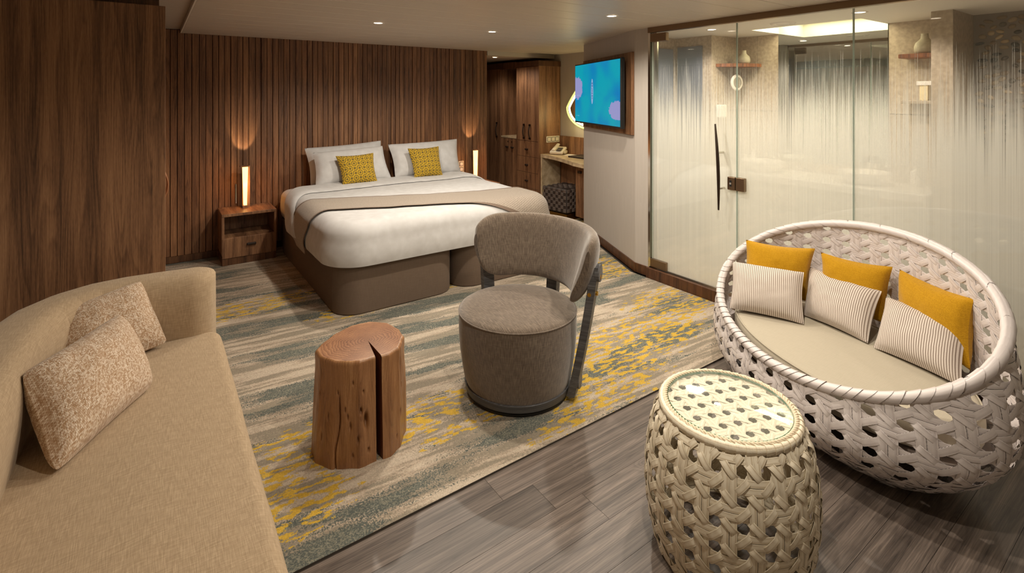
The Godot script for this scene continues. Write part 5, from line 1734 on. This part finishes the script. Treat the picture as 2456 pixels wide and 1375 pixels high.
func build_log() -> void:
	var t := thing("stump_table", "polished tree stump side table with a deep split", "side table", "", Vector3(0.78, 0.009, -2.31))
	var raw := [[0.577, -2.337], [0.614, -2.385], [0.691, -2.444], [0.79, -2.497], [0.885, -2.49], [0.95, -2.419], [0.972, -2.32], [0.958, -2.24], [0.895, -2.15], [0.838, -2.118], [0.806, -2.122], [0.803, -2.286], [0.781, -2.129], [0.71, -2.128], [0.618, -2.184], [0.58, -2.26]]
	# outline without the split, smoothed, from one lip round to the other
	var pts := []
	var order := [12, 13, 14, 15, 0, 1, 2, 3, 4, 5, 6, 7, 8, 9, 10]
	var cv := Curve2D.new()
	for i in order.size():
		var a: Array = raw[order[maxi(i - 1, 0)]]
		var b: Array = raw[order[mini(i + 1, order.size() - 1)]]
		var tg := Vector2(b[0] - a[0], b[1] - a[1]) * 0.17
		cv.add_point(Vector2(raw[order[i]][0] - 0.78, raw[order[i]][1] + 2.31), -tg, tg)
	var ll := cv.get_baked_length()
	var NS := 440
	for i in NS + 1: pts.append(cv.sample_baked(ll * i / NS))
	var heart := Vector2(0.803 - 0.78, -2.287 + 2.31)
	var nz := FastNoiseLite.new()
	nz.seed = 3
	nz.frequency = 6.0
	var HT := 0.441
	# knot holes and one long crack, sunk into the side: place along the outline, height, half width, half height, depth
	var marks := [[16, 0.185, 0.008, 0.032, 0.03], [40, 0.17, 0.004, 0.018, 0.014], [28, 0.115, 0.004, 0.015, 0.014], [48, 0.24, 0.003, 0.012, 0.012], [76, 0.21, 0.003, 0.016, 0.012], [88, 0.12, 0.003, 0.016, 0.012], [24, 0.23, 0.005, 0.014, 0.016], [96, 0.29, 0.003, 0.011, 0.01], [60, 0.31, 0.003, 0.010, 0.01], [12, 0.06, 0.004, 0.011, 0.012], [36, 0.05, 0.003, 0.010, 0.012], [44, 0.21, 0.003, 0.014, 0.012], [400, 0.15, 0.004, 0.012, 0.014], [412, 0.06, 0.003, 0.010, 0.012], [392, 0.26, 0.003, 0.009, 0.01], [36, 0.35, 0.003, 0.010, 0.012], [20, 0.31, 0.003, 0.008, 0.01]]
	var step := ll / NS
	var dent := func(i: int, y: float) -> float:
		var deep := 0.0
		for k in marks:
			var dx: float = (i - k[0]) * step / k[2]
			var dy: float = (y - k[1]) / k[3]
			var d2 := dx * dx + dy * dy
			if d2 < 4.0: deep = maxf(deep, k[4] * exp(-d2 * 1.2))
		if y < 0.33:
			var at := 61.0 - 5.0 * smoothstep(0.05, 0.24, y) + 1.2 * sin(y * 28.0)
			var dx := (i - at) * step / 0.0028
			deep = maxf(deep, 0.016 * exp(-dx * dx) * smoothstep(0.33, 0.25, y))
		return deep
	var side := func(i: int, y: float, ins: float) -> Vector3:
		var p: Vector2 = pts[i]
		var flare := 1.0 + 0.035 * (1.0 - y / HT) + 0.015 * cos(y * 9.0)
		var edge := smoothstep(0.0, 24.0, float(mini(i, NS - i)))
		var q := p * flare * (1.0 + nz.get_noise_3d(p.x, y * 0.35, p.y) * 0.05 * edge)
		q -= p.normalized() * (ins + dent.call(i, y))
		return Vector3(q.x, y, q.y + 0.0)
	var ys := []
	for k in 121: ys.append([HT * k / 120.0 * 0.97, 0.0])
	for k in range(1, 6):
		var an := PI / 2 * k / 5.0
		ys.append([HT * 0.97 + HT * 0.03 * sin(an), 0.012 * (1.0 - cos(an))])
	obj("bark_side", MB.new().grid(func(a, b):
		var e: Array = ys[int(round(b * (ys.size() - 1)))]
		return side.call(int(round(a * NS)), e[0], e[1]), NS, ys.size() - 1, false, false, 2.2, 1.0, 1.0), M.log_side, t)
	# top with end grain, cut open by the split
	var poly := PackedVector2Array()
	for i in NS + 1:
		var p: Vector3 = side.call(i, HT, 0.012)
		poly.append(Vector2(p.x, p.z))
	poly.append(heart)
	var tp := MB.new()
	for p in poly: tp.vert(Vector3(p.x, HT, p.y), Vector3.UP, Vector2((p.x + 0.78 - 0.55) / 0.46, (p.y - 2.31 + 2.54) / 0.46))
	var tri := Geometry2D.triangulate_polygon(poly)
	for k in range(0, tri.size(), 3): tp.tri(tri[k], tri[k + 1], tri[k + 2])
	obj("end_grain_top", tp, M.log_top, t)
	# the two faces of the split
	for e in [0, NS]:
		var m := MB.new()
		var prev := []
		for k in 13:
			var y := HT * k / 12.0
			var o: Vector3 = side.call(e, y, 0.0 if k < 12 else 0.012)
			var w := nz.get_noise_2d(y * 4.0, e) * 0.006
			prev.append([o, Vector3(heart.x + w, y, heart.y)])
		for k in 12:
			var a: Array = prev[k]
			var b: Array = prev[k + 1]
			var nn: Vector3 = (a[1] - a[0]).cross(b[0] - a[0]).normalized()
			if nn.x * (1.0 if e == 0 else -1.0) < 0: nn = -nn
			m.quad(a[0], a[1], b[1], b[0], nn)
		obj("split_face", m, M.log_core, t)

func build_drum() -> void:
	var C := Vector3(1.643, 0.0, -1.032)
	var t := thing("rattan_drum_table", "cream woven rattan drum table with a round glass top", "side table", "", C)
	var nx := 22
	var py := 0.0745
	var HT := 0.484
	var rad := func(y: float) -> float:
		var q := clampf(y / HT, -0.02, 1.02)
		return 0.205 + 0.073 * pow(maxf(sin(PI * (0.14 + 0.76 * q)), 0.0), 0.8) - 0.012 * smoothstep(0.88, 1.0, q)
	var P := func(x: float, y: float) -> Vector3:
		var an := -TAU * x / nx
		var yy := 0.02 + y * py
		var r: float = rad.call(yy)
		return Vector3(cos(an) * r, yy, sin(an) * r)
	cane(P, nx, -0.15, func(_x): return (HT - 0.012 - 0.02) / py, Vector3(0.0222, 0.0215, 0.0222), 0.0019, 0.0018, M.rattan, t, 0.146)
	# shoulder: rolled rim of wrapped strands
	var rr: float = rad.call(HT)
	var rp := []
	for i in 96: rp.append(Vector3(cos(TAU * i / 96) * (rr - 0.004), HT - 0.004, sin(TAU * i / 96) * (rr - 0.004)))
	obj("rim_pole", MB.new().tube(rp, 0.013, 10, true), M.braid, t)
	for k in 48:
		var pts := []
		var rs := []
		for i in 5:
			var an := TAU * (k + i * 0.26 - 0.04) / 48.0
			pts.append(Vector3(cos(an) * (rr - 0.004), HT - 0.004, sin(an) * (rr - 0.004)))
			rs.append(0.0145 + 0.003 * i / 4.0)
		obj("wrapped_band", MB.new().tube(pts, rs, 10), M.rattan, t)
	# braided cord round the glass
	for s in 3:
		var pts := []
		for i in 264:
			var an := TAU * i / 264.0
			var ph := an * 33.0 + TAU * s / 3.0
			var q := 0.2105 + 0.0055 * cos(ph)
			pts.append(Vector3(cos(an) * q, HT + 0.008 + 0.0045 * sin(ph), sin(an) * q))
		obj("braided_cord", MB.new().tube(pts, 0.0042, 6, true), M.braid, t)
	# flat woven top under the glass
	var p := 0.0575
	var R := 0.212
	var lim := R / p
	var F := func(x: float, y: float) -> Vector3:
		var a := 0.35
		return Vector3((x * cos(a) - y * sin(a)) * p, HT - 0.002, (x * sin(a) + y * cos(a)) * p)
	var lines := []
	for n in range(-4, 5):
		for s in [-0.13, 0.13]:
			lines.append([Vector2(n + s, -lim), Vector2(n + s, lim), 0, n])
			lines.append([Vector2(-lim, n + s), Vector2(lim, n + s), 1, n])
	for n in range(-6, 6):
		lines.append([Vector2(-6, 6 + n + 0.5), Vector2(6, -6 + n + 0.5), 2, n])
		lines.append([Vector2(-6, -6 - n - 0.5), Vector2(6, 6 - n - 0.5), 3, n])
	for l in lines:
		var pts := []
		var lf := []
		var nn := 120
		for i in nn + 1:
			var q: Vector2 = l[0].lerp(l[1], float(i) / nn)
			if q.length() > lim: continue
			pts.append(q)
			var a := 0.0009
			match l[2]:
				0: lf.append(a * cos(PI * (q.y + l[3])))
				1: lf.append(-a * cos(PI * (q.x + l[3])))
				2: lf.append(2.3 * a * tanh(3.2 * cos(TAU * q.x)))
				3: lf.append(-2.3 * a * tanh(3.2 * cos(TAU * q.x)))
		if pts.size() > 4:
			obj("top_strand", strand(F, pts, lf, 0.0162 if l[2] < 2 else 0.0150, 0.0012), M.rattan, t)
	var gt := obj("glass_top", MB.new().lathe(Vector3.ZERO, [Vector2(0.0, HT + 0.004), Vector2(0.2005, HT + 0.004), Vector2(0.2005, HT + 0.012), Vector2(0.0, HT + 0.012)], 72), M.glass, t)
	obj("green_edge", MB.new().lathe(Vector3.ZERO, [Vector2(0.2006, HT + 0.004), Vector2(0.2014, HT + 0.005), Vector2(0.2014, HT + 0.011), Vector2(0.2006, HT + 0.012)], 72), M.green_edge, gt)
